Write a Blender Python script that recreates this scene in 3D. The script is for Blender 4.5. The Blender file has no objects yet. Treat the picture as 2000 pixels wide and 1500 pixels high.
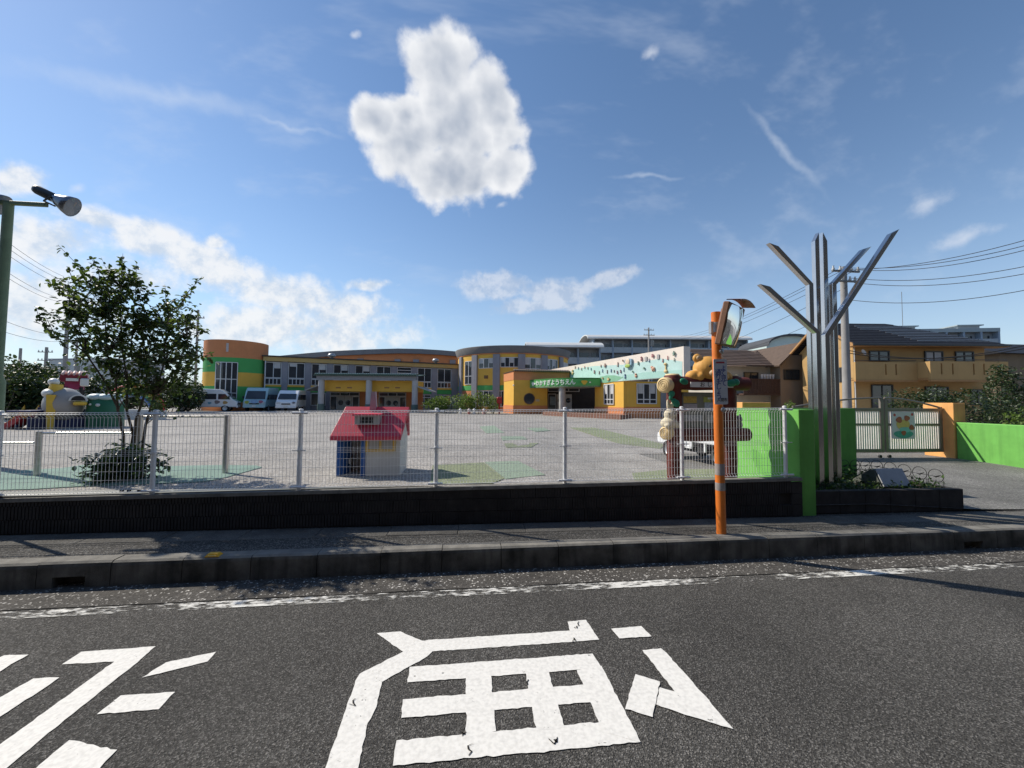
import bpy, math, random
from mathutils import Vector, Matrix
random.seed(7)
R_ = math.radians
scene = bpy.context.scene
# ------------------------------------------------------------------ camera
FPX = 755.0; CAMH = 2.21
YAW, PITCH, ROLL = R_(5.7), R_(2.43), R_(0.47)
CROT = Matrix.Rotation(-YAW, 3, 'Z') @ Matrix.Rotation(math.pi/2 + PITCH, 3, 'X') @ Matrix.Rotation(ROLL, 3, 'Z')
CPOS = Vector((0, 0, CAMH))
cam_d = bpy.data.cameras.new("camera"); cam_d.sensor_width = 36.0; cam_d.lens = 36.0*FPX/2000.0
cam_d.clip_start = 0.05; cam_d.clip_end = 4000
cam = bpy.data.objects.new("camera", cam_d); scene.collection.objects.link(cam)
cam.matrix_world = Matrix.Translation(CPOS) @ CROT.to_4x4()
scene.camera = cam
def ray(px, py): return CROT @ Vector(((px-1000)/FPX, -(py-750)/FPX, -1.0))
def on_z(px, py, z): d = ray(px, py); return CPOS + d*((z-CAMH)/d.z)
def on_y(px, py, y): d = ray(px, py); return CPOS + d*(y/d.y)
def at(px, py, dep): return CPOS + ray(px, py)*dep
# ------------------------------------------------------------------ sun, sky, exposure
SUN_AZ, SUN_EL = R_(-63), R_(42)
sunvec = Vector((math.sin(SUN_AZ)*math.cos(SUN_EL), math.cos(SUN_AZ)*math.cos(SUN_EL), math.sin(SUN_EL)))
sd = bpy.data.lights.new("sun", 'SUN'); sd.energy = 5.0; sd.angle = R_(0.5); sd.color = (1.0, .92, .79)
so = bpy.data.objects.new("sun", sd); scene.collection.objects.link(so)
so.rotation_euler = sunvec.to_track_quat('Z', 'Y').to_euler(); so.location = (-30, 15, 25)
vs = scene.view_settings
vs.view_transform = 'Standard'; vs.look = 'None'; vs.exposure = 0.0; vs.gamma = 1.0; vs.use_curve_mapping = False
world = bpy.data.worlds.new("World"); scene.world = world; world.use_nodes = True
def build_world():
    nt = world.node_tree; N = nt.nodes; K = nt.links; N.clear()
    def nd(t, **kw):
        n = N.new(t)
        for k, v in kw.items(): setattr(n, k, v)
        return n
    def setin(s, v):
        if isinstance(v, bpy.types.NodeSocket): K.new(v, s)
        else: s.default_value = v
    def M(op, a, b=0.0, c=0.0, clamp=False):
        n = nd('ShaderNodeMath', operation=op, use_clamp=clamp)
        setin(n.inputs[0], a); setin(n.inputs[1], b); setin(n.inputs[2], c); return n.outputs[0]
    def V(op, a, b):
        n = nd('ShaderNodeVectorMath', operation=op); setin(n.inputs[0], a); setin(n.inputs[1], b)
        return n.outputs['Value'] if op in ('DOT_PRODUCT', 'LENGTH') else n.outputs[0]
    def sstep(x, a, b):
        n = nd('ShaderNodeMapRange', interpolation_type='SMOOTHSTEP'); setin(n.inputs[0], x)
        n.inputs[1].default_value = a; n.inputs[2].default_value = b; return n.outputs[0]
    def noise(vec, sc, det=6, rough=.55, lac=2.0):
        n = nd('ShaderNodeTexNoise'); setin(n.inputs['Vector'], vec); n.inputs['Scale'].default_value = sc
        n.inputs['Detail'].default_value = det; n.inputs['Roughness'].default_value = rough; n.inputs['Lacunarity'].default_value = lac
        return n.outputs['Fac']
    def mixc(f, a, b):
        n = nd('ShaderNodeMix', data_type='RGBA'); setin(n.inputs[0], f); setin(n.inputs[6], a); setin(n.inputs[7], b); return n.outputs[2]
    D = nd('ShaderNodeTexCoord').outputs['Generated']
    sky = nd('ShaderNodeTexSky', sky_type='NISHITA', sun_disc=False)
    sky.sun_elevation = SUN_EL; sky.sun_rotation = SUN_AZ; sky.altitude = 80; sky.air_density = 1.0; sky.dust_density = 0.12; sky.ozone_density = 1.8
    warpn = nd('ShaderNodeTexNoise'); K.new(D, warpn.inputs['Vector']); warpn.inputs['Scale'].default_value = 14; warpn.inputs['Detail'].default_value = 3
    warp = V('SCALE', V('SUBTRACT', warpn.outputs['Color'], (.5, .5, .5)), (0, 0, 0))
    warp.node.inputs['Scale'].default_value = .045
    D2 = V('ADD', D, warp)
    def blob(px, py, rx, ry, rot=0):
        c = ray(px, py).normalized(); a = R_(rot)
        ex = ray(px+rx*math.cos(a), py+rx*math.sin(a)).normalized()-c
        ey = ray(px-ry*math.sin(a), py+ry*math.cos(a)).normalized()-c
        Mi = Matrix((ex, ey, c*.5)).transposed().inverted()
        off = V('SUBTRACT', D2, tuple(c)); cx = nd('ShaderNodeCombineXYZ')
        for i in range(3): K.new(V('DOT_PRODUCT', off, tuple(Mi[i])), cx.inputs[i])
        return M('SUBTRACT', 1.0, V('LENGTH', cx.outputs[0], (0, 0, 0)))
    def group(lst):
        o = None
        for b in lst:
            s = blob(*b)
            if o is None: o = s
            else:
                n = nd('ShaderNodeMath', operation='SMOOTH_MAX'); K.new(o, n.inputs[0]); K.new(s, n.inputs[1]); n.inputs[2].default_value = .15; o = n.outputs[0]
        return o
    n1 = noise(D, 22, 5, .62); n2 = noise(D, 9, 3, .55); n3 = noise(D, 60, 3, .6)
    edge = M('ADD', M('MULTIPLY', M('SUBTRACT', n1, .5), .75), M('MULTIPLY', M('SUBTRACT', n3, .5), .30))
    # one heavy cumulus
    heart = group([(862, 135, 92, 95), (905, 235, 125, 120), (800, 280, 110, 85), (738, 238, 62, 58), (792, 222, 62, 55), (880, 335, 125, 80), (985, 330, 62, 62), (965, 220, 62, 110, -20)])
    def puff(vec, sc):
        n = nd('ShaderNodeTexVoronoi', feature='F1'); setin(n.inputs['Vector'], vec); n.inputs['Scale'].default_value = sc; return n.outputs['Distance']
    sv = tuple(sunvec*.028)
    Dw = V('ADD', D, V('SCALE', V('SUBTRACT', warpn.outputs['Color'], (.5, .5, .5)), (0, 0, 0))); Dw.node.inputs[1].links[0].from_node.inputs['Scale'].default_value = .03
    def relief(vec): return M('ADD', M('MULTIPLY', M('SUBTRACT', .42, puff(vec, 17)), .85), M('MULTIPLY', M('SUBTRACT', .42, puff(vec, 41)), .40))
    rel = relief(Dw); rel2 = relief(V('ADD', Dw, sv))
    hf = M('ADD', M('ADD', heart, M('MULTIPLY', rel, .36)), M('MULTIPLY', edge, .55))
    hm = sstep(hf, -.04, .36)
    # broken bank low on the left
    bank = group([(90, 470, 170, 66), (300, 475, 130, 42, 12), (430, 525, 150, 55, 18), (560, 575, 140, 55, 12), (690, 610, 110, 55), (30, 350, 75, 36), (60, 590, 190, 100), (520, 640, 190, 55), (720, 560, 60, 14), (250, 540, 170, 60), (660, 660, 150, 50), (180, 430, 90, 30, 15), (425, 475, 34, 18)])
    bf = M('ADD', bank, M('MULTIPLY', M('ADD', M('MULTIPLY', M('SUBTRACT', n2, .5), 1.0), edge), 1.25))
    bm = M('MULTIPLY', sstep(bf, -.08, .70), .88)
    low = group([(965, 563, 105, 38), (1085, 572, 95, 36), (1195, 545, 85, 24, -14), (1050, 600, 120, 20)])
    lf = M('ADD', low, M('MULTIPLY', M('ADD', edge, M('SUBTRACT', n2, .5)), .95))
    lm = M('MULTIPLY', sstep(lf, .1, .6), .55)
    small = group([(1815, 398, 75, 26, -22), (1885, 462, 125, 26, -14), (698, 71, 15, 11, -20), (1268, 102, 30, 16, -40), (150, 368, 28, 12), (980, 405, 22, 10, -30)])
    sf = M('ADD', small, M('MULTIPLY', edge, 1.7))
    sm = M('MULTIPLY', sstep(sf, .1, 1.2), .6)
    # high thin streaks all round
    st = nd('ShaderNodeMapping'); K.new(D, st.inputs[0]); st.inputs['Rotation'].default_value = (0.3, .35, .5); st.inputs['Scale'].default_value = (1.2, 7, 7)
    wisp = M('MULTIPLY', sstep(noise(st.outputs[0], 2.0, 4, .6), .50, .82), .22)
    streak = group([(330, 190, 340, 30, 11), (1530, 290, 150, 14, 48), (560, 245, 130, 10, 12), (1260, 345, 90, 8, 0)])
    stm = M('MULTIPLY', sstep(M('ADD', streak, M('MULTIPLY', edge, .9)), .0, 1.2), .34)
    # colours (sky units)
    emb = M('MULTIPLY', M('SUBTRACT', rel, rel2), .65)
    deep = sstep(M('ADD', hf, M('MULTIPLY', M('SUBTRACT', n2, .5), 1.5)), .05, .95)
    shade = M('ADD', M('SUBTRACT', M('MULTIPLY', deep, .80), emb), M('MULTIPLY', M('SUBTRACT', .5, n1), .40), 0, True)
    white = (6.2, 6.3, 6.5, 1); grey = (3.0, 3.4, 4.1, 1)
    hcol = mixc(shade, white, grey)
    col = sky.outputs[0]
    sz = nd('ShaderNodeSeparateXYZ'); K.new(D, sz.inputs[0])
    hazef = M('MULTIPLY', M('POWER', M('SUBTRACT', 1.0, M('ABSOLUTE', sz.outputs[2]), 0, True), 5.0), .80)
    col = mixc(hazef, col, (3.6, 4.3, 5.2, 1))
    hs = nd('ShaderNodeHueSaturation'); K.new(col, hs.inputs['Color']); hs.inputs['Saturation'].default_value = 1.08; hs.inputs['Value'].default_value = 1.0
    col = hs.outputs[0]
    col = mixc(wisp, col, (5.0, 5.5, 6.3, 1)); col = mixc(stm, col, (5.2, 5.7, 6.4, 1))
    bcol = mixc(sstep(n1, .35, .62), (4.3, 4.9, 5.7, 1), (6.5, 6.5, 6.5, 1))
    col = mixc(bm, col, bcol); col = mixc(lm, col, mixc(sstep(n1, .4, .6), (3.6, 4.1, 5.0, 1), (5.7, 5.8, 6.1, 1)))
    col = mixc(sm, col, (5.4, 5.7, 6.3, 1));
    col = mixc(hm, col, hcol)
    bg = nd('ShaderNodeBackground'); K.new(col, bg.inputs[0]); bg.inputs[1].default_value = SKY_STRENGTH
    out = nd('ShaderNodeOutputWorld'); K.new(bg.outputs[0], out.inputs[0])
SKY_STRENGTH = 0.145
build_world()
world.cycles.sampling_method = "MANUAL"; world.cycles.sample_map_resolution = 512
scene.cycles.max_bounces = 8; scene.cycles.transparent_max_bounces = 16; scene.cycles.use_denoising = True
# ------------------------------------------------------------------ materials
MAT = {}
def mat(name, col, rough=.7, var=.12, vscale=3.0, bump=0.0, bscale=60.0, metal=0.0, spec=.4, col2=None, dirt=0.0, coat=0.0):
    if name in MAT: return MAT[name]
    m = bpy.data.materials.new(name); m.use_nodes = True; nt = m.node_tree; N = nt.nodes; K = nt.links
    b = N['Principled BSDF']; g = N.new('ShaderNodeNewGeometry')
    b.inputs['Roughness'].default_value = rough; b.inputs['Metallic'].default_value = metal; b.inputs['Specular IOR Level'].default_value = spec
    b.inputs['Coat Weight'].default_value = coat
    n = N.new('ShaderNodeTexNoise'); n.inputs['Scale'].default_value = vscale; n.inputs['Detail'].default_value = 7; n.inputs['Roughness'].default_value = .6
    K.new(g.outputs['Position'], n.inputs['Vector'])
    r = N.new('ShaderNodeValToRGB'); r.color_ramp.elements[0].position = .3; r.color_ramp.elements[1].position = .7
    c2 = col2 or tuple(min(1, c*(1+var)) for c in col); c1 = tuple(c*(1-var) for c in col) if not col2 else col
    r.color_ramp.elements[0].color = (*c1, 1); r.color_ramp.elements[1].color = (*c2, 1)
    K.new(n.outputs['Fac'], r.inputs[0]); co = r.outputs[0]
    if dirt > 0:       # vertical weather streaks
        mp = N.new('ShaderNodeMapping'); mp.inputs['Scale'].default_value = (5, 5, .35); K.new(g.outputs['Position'], mp.inputs[0])
        n2 = N.new('ShaderNodeTexNoise'); n2.inputs['Scale'].default_value = 1.6; n2.inputs['Detail'].default_value = 6; K.new(mp.outputs[0], n2.inputs['Vector'])
        rr = N.new('ShaderNodeMapRange'); rr.inputs[1].default_value = .48; rr.inputs[2].default_value = .75; rr.inputs[4].default_value = dirt; K.new(n2.outputs['Fac'], rr.inputs[0])
        mx = N.new('ShaderNodeMix'); mx.data_type = 'RGBA'; K.new(rr.outputs[0], mx.inputs[0]); K.new(co, mx.inputs[6]); mx.inputs[7].default_value = (*[c*.35+.01 for c in col], 1); co = mx.outputs[2]
    K.new(co, b.inputs['Base Color'])
    if bump > 0:
        n3 = N.new('ShaderNodeTexNoise'); n3.inputs['Scale'].default_value = bscale; n3.inputs['Detail'].default_value = 4; K.new(g.outputs['Position'], n3.inputs['Vector'])
        bp = N.new('ShaderNodeBump'); bp.inputs['Strength'].default_value = bump; bp.inputs['Distance'].default_value = .01
        K.new(n3.outputs['Fac'], bp.inputs['Height']); K.new(bp.outputs[0], b.inputs['Normal'])
    MAT[name] = m; return m
def ground_mat(name, base, spk, vs=110, amt=.35, bump=.6, big=.25, white=0.0, rough=.9, bigscale=.6):
    m = bpy.data.materials.new(name); m.use_nodes = True; nt = m.node_tree; N = nt.nodes; K = nt.links
    b = N['Principled BSDF']; b.inputs['Roughness'].default_value = rough; b.inputs['Specular IOR Level'].default_value = .3
    g = N.new('ShaderNodeNewGeometry'); P = g.outputs['Position']
    vo = N.new('ShaderNodeTexVoronoi'); vo.inputs['Scale'].default_value = vs; K.new(P, vo.inputs['Vector'])
    sep = N.new('ShaderNodeSeparateColor'); K.new(vo.outputs['Color'], sep.inputs[0])
    r = N.new('ShaderNodeValToRGB'); e = r.color_ramp.elements
    e[0].position = 0; e[0].color = (*[c*(1-amt) for c in base], 1); e[1].position = 1; e[1].color = (*spk, 1)
    e2 = e.new(.72); e2.color = (*base, 1)
    if white > 0:
        e3 = e.new(1-white); e3.color = (*base, 1)
    K.new(sep.outputs[0], r.inputs[0])
    n = N.new('ShaderNodeTexNoise'); n.inputs['Scale'].default_value = bigscale; n.inputs['Detail'].default_value = 8; n.inputs['Roughness'].default_value = .6; K.new(P, n.inputs['Vector'])
    mr = N.new('ShaderNodeMapRange'); mr.inputs[1].default_value = .3; mr.inputs[2].default_value = .7; mr.inputs[3].default_value = 1-big; mr.inputs[4].default_value = 1+big; K.new(n.outputs['Fac'], mr.inputs[0])
    mx = N.new('ShaderNodeVectorMath'); mx.operation = 'SCALE'; K.new(r.outputs[0], mx.inputs[0]); K.new(mr.outputs[0], mx.inputs['Scale'])
    K.new(mx.outputs[0], b.inputs['Base Color'])
    n3 = N.new('ShaderNodeTexNoise'); n3.inputs['Scale'].default_value = vs*.6; n3.inputs['Detail'].default_value = 3; K.new(P, n3.inputs['Vector'])
    ad = N.new('ShaderNodeMath'); ad.operation = 'ADD'; K.new(vo.outputs['Distance'], ad.inputs[0]); K.new(n3.outputs['Fac'], ad.inputs[1])
    bp = N.new('ShaderNodeBump'); bp.inputs['Strength'].default_value = bump; bp.inputs['Distance'].default_value = .006; K.new(ad.outputs[0], bp.inputs['Height']); K.new(bp.outputs[0], b.inputs['Normal'])
    MAT[name] = m; return m
def leaf_mat(name, c1, c2, trans=.35, rough=.45):
    m = bpy.data.materials.new(name); m.use_nodes = True; nt = m.node_tree; N = nt.nodes; K = nt.links
    b = N['Principled BSDF']; b.inputs['Roughness'].default_value = rough; out = N['Material Output']
    g = N.new('ShaderNodeNewGeometry'); r = N.new('ShaderNodeValToRGB')
    r.color_ramp.elements[0].color = (*c1, 1); r.color_ramp.elements[1].color = (*c2, 1)
    K.new(g.outputs['Random Per Island'], r.inputs[0]); K.new(r.outputs[0], b.inputs['Base Color'])
    t = N.new('ShaderNodeBsdfTranslucent'); ts = N.new('ShaderNodeVectorMath'); ts.operation = 'MULTIPLY'; ts.inputs[1].default_value = (1.6, 1.7, .7)
    K.new(r.outputs[0], ts.inputs[0]); K.new(ts.outputs[0], t.inputs[0])
    mx = N.new('ShaderNodeMixShader'); mx.inputs[0].default_value = trans; K.new(b.outputs[0], mx.inputs[1]); K.new(t.outputs[0], mx.inputs[2]); K.new(mx.outputs[0], out.inputs[0])
    MAT[name] = m; return m
def worn_mat(name, col, lo, hi, scale=9.0, stretch=(1, 1, 1)):
    """paint that has flaked away: see-through where noise is low"""
    m = bpy.data.materials.new(name); m.use_nodes = True; nt = m.node_tree; N = nt.nodes; K = nt.links
    b = N['Principled BSDF']; b.inputs['Roughness'].default_value = .75; out = N['Material Output']
    g = N.new('ShaderNodeNewGeometry'); mp = N.new('ShaderNodeMapping'); mp.inputs['Scale'].default_value = stretch; K.new(g.outputs['Position'], mp.inputs[0])
    n = N.new('ShaderNodeTexNoise'); n.inputs['Scale'].default_value = scale; n.inputs['Detail'].default_value = 10; n.inputs['Roughness'].default_value = .72; K.new(mp.outputs[0], n.inputs['Vector'])
    n2 = N.new('ShaderNodeTexNoise'); n2.inputs['Scale'].default_value = .7; n2.inputs['Detail'].default_value = 2; K.new(g.outputs['Position'], n2.inputs['Vector'])
    ad = N.new('ShaderNodeMath'); ad.operation = 'ADD'; K.new(n.outputs['Fac'], ad.inputs[0])
    sc = N.new('ShaderNodeMath'); sc.operation = 'MULTIPLY_ADD'; sc.inputs[1].default_value = .5; sc.inputs[2].default_value = -.25; K.new(n2.outputs['Fac'], sc.inputs[0]); K.new(sc.outputs[0], ad.inputs[1])
    mr = N.new('ShaderNodeMapRange'); mr.inputs[1].default_value = lo; mr.inputs[2].default_value = hi; K.new(ad.outputs[0], mr.inputs[0])
    v = N.new('ShaderNodeTexNoise'); v.inputs['Scale'].default_value = 35; v.inputs['Detail'].default_value = 6; K.new(g.outputs['Position'], v.inputs['Vector'])
    r = N.new('ShaderNodeValToRGB'); r.color_ramp.elements[0].position = .3; r.color_ramp.elements[1].position = .6
    r.color_ramp.elements[0].color = (*[c*.82 for c in col], 1); r.color_ramp.elements[1].color = (*col, 1); K.new(v.outputs['Fac'], r.inputs[0]); K.new(r.outputs[0], b.inputs['Base Color'])
    bp = N.new('ShaderNodeBump'); bp.inputs['Strength'].default_value = .04; bp.inputs['Distance'].default_value = .003; K.new(v.outputs['Fac'], bp.inputs['Height']); K.new(bp.outputs[0], b.inputs['Normal'])
    t = N.new('ShaderNodeBsdfTransparent'); mx = N.new('ShaderNodeMixShader'); K.new(mr.outputs[0], mx.inputs[0]); K.new(t.outputs[0], mx.inputs[1]); K.new(b.outputs[0], mx.inputs[2]); K.new(mx.outputs[0], out.inputs[0])
    MAT[name] = m; return m
asphalt = ground_mat('asphalt', (.088, .084, .078), (.20, .192, .18), 105, .62, 1.2, .28, white=.30, bigscale=.45)
gutter_m = ground_mat('gutter_asphalt', (.088, .082, .075), (.62, .60, .56), 60, .5, .8, .25, white=.09, bigscale=2.0)
walk_m = ground_mat('sidewalk_asphalt', (.080, .076, .07), (.24, .23, .21), 85, .5, .8, .3, bigscale=1.2)
conc_walk = ground_mat('sidewalk_concrete', (.115, .11, .10), (.22, .21, .20), 140, .2, .4, .35, bigscale=1.6)
gravel = ground_mat('gravel', (.36, .338, .312), (.52, .50, .475), 42, .45, 1.0, .20, bigscale=.8)
drive_m = ground_mat('driveway', (.20, .195, .185), (.34, .33, .31), 60, .4, .7, .3, bigscale=.5)
earth_m = ground_mat('earth', (.16, .15, .13), (.24, .22, .2), 20, .4, .6, .3)
kerb_top = mat('kerb_sunlit_top', (.20, .19, .17), .9, .3, 6, .5, 90)  # paler kerb top: sunlight put into the colour
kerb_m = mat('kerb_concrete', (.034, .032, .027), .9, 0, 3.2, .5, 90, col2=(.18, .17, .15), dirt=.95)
white_paint = worn_mat('road_paint', (.79, .775, .735), .28, .34, 17)
worn_line = worn_mat('worn_line', (.76, .75, .71), .47, .60, 11, (.6, 1.6, 1))
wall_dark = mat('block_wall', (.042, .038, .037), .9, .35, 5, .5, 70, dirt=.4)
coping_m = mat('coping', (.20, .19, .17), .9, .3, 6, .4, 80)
white_metal = mat('white_metal', (.83, .84, .85), .4, .05, 4)
steel = mat('mirror_steel', (.62, .61, .60), .16, .05, 9, metal=1.0)
galv = mat('galvanised', (.42, .42, .42), .45, .12, 8, metal=.7)
grey_metal = mat('grey_metal', (.20, .20, .19), .5, .1, 5, metal=.2)
black = mat('black', (.018, .018, .02), .55, .2, 8)
glass_dark = mat('dark_glass', (.035, .04, .048), .06, .35, .5, spec=.7)
alu = mat('window_frame', (.62, .63, .64), .45, .06, 4)
blind_m = mat('blind', (.50, .50, .50), .8, .1, 3)
wall_grey = mat('grey_wall', (.255, .255, .285), .85, .1, 1.5, .2, 50, dirt=.12)
wall_yellow = mat('yellow_wall', (.74, .43, .07), .8, .06, 1.2, .15, 50, dirt=.06)
wall_orange = mat('orange_wall', (.62, .24, .10), .8, .07, 1.2, .15, 50, dirt=.08)
wall_green = mat('green_band', (.075, .36, .10), .8, .06, 1.2, .15, 50)
gate_green = mat('gate_green', (.16, .45, .09), .8, .12, 2.5, .3, 60, dirt=.28)
gate_orange = mat('gate_orange', (.78, .39, .13), .8, .10, 2.5, .3, 60, dirt=.25)
bark = mat('bark', (.10, .08, .06), .9, .35, 20, .8, 60)
tyre_m = mat('rubber', (.02, .02, .02), .85, .2, 10)
white_car = mat('white_car_paint', (.80, .81, .82), .25, .03, 3, coat=.6)
# ------------------------------------------------------------------ mesh helpers
MW = {}
def link(o): scene.collection.objects.link(o); return o
def tag(o, label=None, cat=None, group=None, kind=None):
    if label: o['label'] = label
    if cat: o['category'] = cat
    if group: o['group'] = group
    if kind: o['kind'] = kind
    return o
def thing(name, label, cat, loc=(0, 0, 0), rz=0.0, group=None):
    o = link(bpy.data.objects.new(name, None)); o.empty_display_size = .2
    o.location = loc; o.rotation_euler = (0, 0, rz)
    MW[o.name] = Matrix.Translation(Vector(loc)) @ Matrix.Rotation(rz, 4, 'Z')
    return tag(o, label, cat, group)
def rootof(o):
    while o.parent: o = o.parent
    return o
def loc_hit(root, px, py, y=None, x=None, z=None):
    inv = MW[root.name].inverted(); c = inv @ CPOS; d = inv.to_3x3() @ ray(px, py)
    if y is not None: return c + d*((y-c.y)/d.y)
    if x is not None: return c + d*((x-c.x)/d.x)
    return c + d*((z-c.z)/d.z)
class MB:
    def __init__(s): s.v = []; s.f = []; s.s = []; s.M = None
    def add(s, vs, fs, sm=False):
        o = len(s.v)
        s.v += [tuple(s.M @ Vector(v)) for v in vs] if s.M else [tuple(v) for v in vs]
        s.f += [tuple(i+o for i in f) for f in fs]; s.s += [sm]*len(fs); return s
    def box(s, x0, x1, y0, y1, z0, z1):
        x0, x1 = min(x0, x1), max(x0, x1); y0, y1 = min(y0, y1), max(y0, y1); z0, z1 = min(z0, z1), max(z0, z1)
        return s.add([(x0, y0, z0), (x1, y0, z0), (x1, y1, z0), (x0, y1, z0), (x0, y0, z1), (x1, y0, z1), (x1, y1, z1), (x0, y1, z1)],
                     [(0, 3, 2, 1), (4, 5, 6, 7), (0, 1, 5, 4), (1, 2, 6, 5), (2, 3, 7, 6), (3, 0, 4, 7)])
    def cbox(s, c, sz, ch=.01):
        """box with chamfered edges"""
        hx, hy, hz = sz[0]/2, sz[1]/2, sz[2]/2; k = min(ch, hx*.9, hy*.9, hz*.9); vs = []; ix = {}
        for sx in (-1, 1):
            for sy in (-1, 1):
                for sz_ in (-1, 1):
                    for a in range(3):
                        p = [sx*hx, sy*hy, sz_*hz]
                        for b in range(3):
                            if b != a: p[b] -= math.copysign(k, p[b])
                        ix[(sx, sy, sz_, a)] = len(vs); vs.append((c[0]+p[0], c[1]+p[1], c[2]+p[2]))
        fs = []
        for a in range(3):
            b, d = (a+1) % 3, (a+2) % 3
            for sg in (-1, 1):
                q = []
                for (u, w) in ((-1, -1), (1, -1), (1, 1), (-1, 1)):
                    k3 = [0, 0, 0]; k3[a] = sg; k3[b] = u; k3[d] = w; q.append(ix[(*k3, a)])
                fs.append(tuple(q if sg > 0 else q[::-1]))
            for u in (-1, 1):
                for w in (-1, 1):
                    q = []
                    for sg, ax in ((-1, b), (1, b), (1, d), (-1, d)):
                        k3 = [0, 0, 0]; k3[a] = sg; k3[b] = u; k3[d] = w; q.append(ix[(*k3, ax)])
                    fs.append(tuple(q if u*w > 0 else q[::-1]))
        for sx in (-1, 1):
            for sy in (-1, 1):
                for sz_ in (-1, 1):
                    q = tuple(ix[(sx, sy, sz_, a)] for a in range(3)); fs.append(q if sx*sy*sz_ > 0 else q[::-1])
        return s.add(vs, fs)
    def tube(s, pts, r, n=8, caps=True, sm=True, up=None):
        pts = [Vector(p) for p in pts]; rs = r if isinstance(r, (list, tuple)) else [r]*len(pts)
        vs = []; t0 = (pts[1]-pts[0]).normalized()
        a = Vector(up) if up else (Vector((0, 0, 1)) if abs(t0.z) < .9 else Vector((1, 0, 0)))
        u = t0.cross(a).normalized()
        for i, p in enumerate(pts):
            t = (pts[min(i+1, len(pts)-1)]-pts[max(i-1, 0)]).normalized()
            u = (u-t*u.dot(t)).normalized(); w = t.cross(u)
            for k in range(n):
                an = 2*math.pi*(k+.5)/n; vs.append(p+(u*math.cos(an)+w*math.sin(an))*rs[i])
        fs = [(i*n+k, i*n+(k+1) % n, (i+1)*n+(k+1) % n, (i+1)*n+k) for i in range(len(pts)-1) for k in range(n)]
        s.add(vs, fs, sm)
        if caps:
            s.add([tuple(v) for v in vs[:n]], [tuple(range(n))[::-1]]); s.add([tuple(v) for v in vs[-n:]], [tuple(range(n))])
        return s
    def cyl(s, p0, p1, r0, r1=None, n=16, caps=True, sm=True): return s.tube([p0, p1], [r0, r0 if r1 is None else r1], n, caps, sm)
    def lathe(s, prof, c=(0, 0, 0), n=24, sm=True, a0=0, a1=2*math.pi):
        full = abs(a1-a0-2*math.pi) < 1e-6; m = n if full else n+1; vs = []
        for (r, z) in prof:
            for k in range(m):
                a = a0+(a1-a0)*k/n; vs.append((c[0]+r*math.cos(a), c[1]+r*math.sin(a), c[2]+z))
        fs = []
        for i in range(len(prof)-1):
            for k in range(n if full else n):
                k2 = (k+1) % m; fs.append((i*m+k, i*m+k2, (i+1)*m+k2, (i+1)*m+k))
        return s.add(vs, fs, sm)
    def ell(s, c, r, nu=16, nv=10, rot=None, sm=True):
        vs = []; rot = rot or Matrix.Identity(3); c = Vector(c)
        for i in range(nv+1):
            th = math.pi*i/nv
            for k in range(nu):
                a = 2*math.pi*k/nu; vs.append(c+rot @ Vector((r[0]*math.sin(th)*math.cos(a), r[1]*math.sin(th)*math.sin(a), r[2]*math.cos(th))))
        return s.add(vs, [(i*nu+k, (i+1)*nu+k, (i+1)*nu+(k+1) % nu, i*nu+(k+1) % nu) for i in range(nv) for k in range(nu)], sm)
    def prism(s, poly, d0, d1, axis='y'):
        """polygon (a,b) extruded along axis: 'y' -> (x,z), 'z' -> (x,y), 'x' -> (y,z)"""
        f = {'y': lambda p, d: (p[0], d, p[1]), 'z': lambda p, d: (p[0], p[1], d), 'x': lambda p, d: (d, p[0], p[1])}[axis]
        n = len(poly); vs = [f(p, d0) for p in poly]+[f(p, d1) for p in poly]
        return s.add(vs, [tuple(range(n)), tuple(range(2*n-1, n-1, -1))]+[(i, n+i, n+(i+1) % n, (i+1) % n) for i in range(n)])
    def build(s, name, m, parent=None, world=False, bev=0, kind=None, label=None, fix=True):
        me = bpy.data.meshes.new(name); vs = s.v
        if world and parent is not None:
            inv = MW[rootof(parent).name].inverted(); vs = [tuple(inv @ Vector(v)) for v in vs]
        me.from_pydata(vs, [], s.f); me.polygons.foreach_set('use_smooth', s.s); me.materials.append(m); me.update()
        if fix and len(s.f) < 20000:
            import bmesh
            bm = bmesh.new(); bm.from_mesh(me); bmesh.ops.recalc_face_normals(bm, faces=bm.faces); bm.to_mesh(me); bm.free()
        o = link(bpy.data.objects.new(name, me))
        if parent is not None: o.parent = parent
        if bev: md = o.modifiers.new('bevel', 'BEVEL'); md.width = bev; md.segments = 2; md.limit_method = 'ANGLE'
        if kind: o['kind'] = kind
        if label: o['label'] = label
        return o
def inst(o, parent, loc, rz=0, name=None, sc=None):
    c = o.copy(); link(c); c.parent = parent; c.location = loc; c.rotation_euler = (0, 0, rz)
    if name: c.name = name
    if sc: c.scale = sc
    return c
def solo(mb, name, m, label, cat, group=None, loc=None, **kw):
    """a thing that is one mesh; its origin moves to loc"""
    if loc is not None: mb.v = [(v[0]-loc[0], v[1]-loc[1], v[2]-loc[2]) for v in mb.v]
    o = mb.build(name, m, **kw)
    if loc is not None: o.location = loc
    return tag(o, label, cat, group)
def struct(mb, name, m, **kw): o = mb.build(name, m, **kw); o['kind'] = 'structure'; return o
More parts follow.
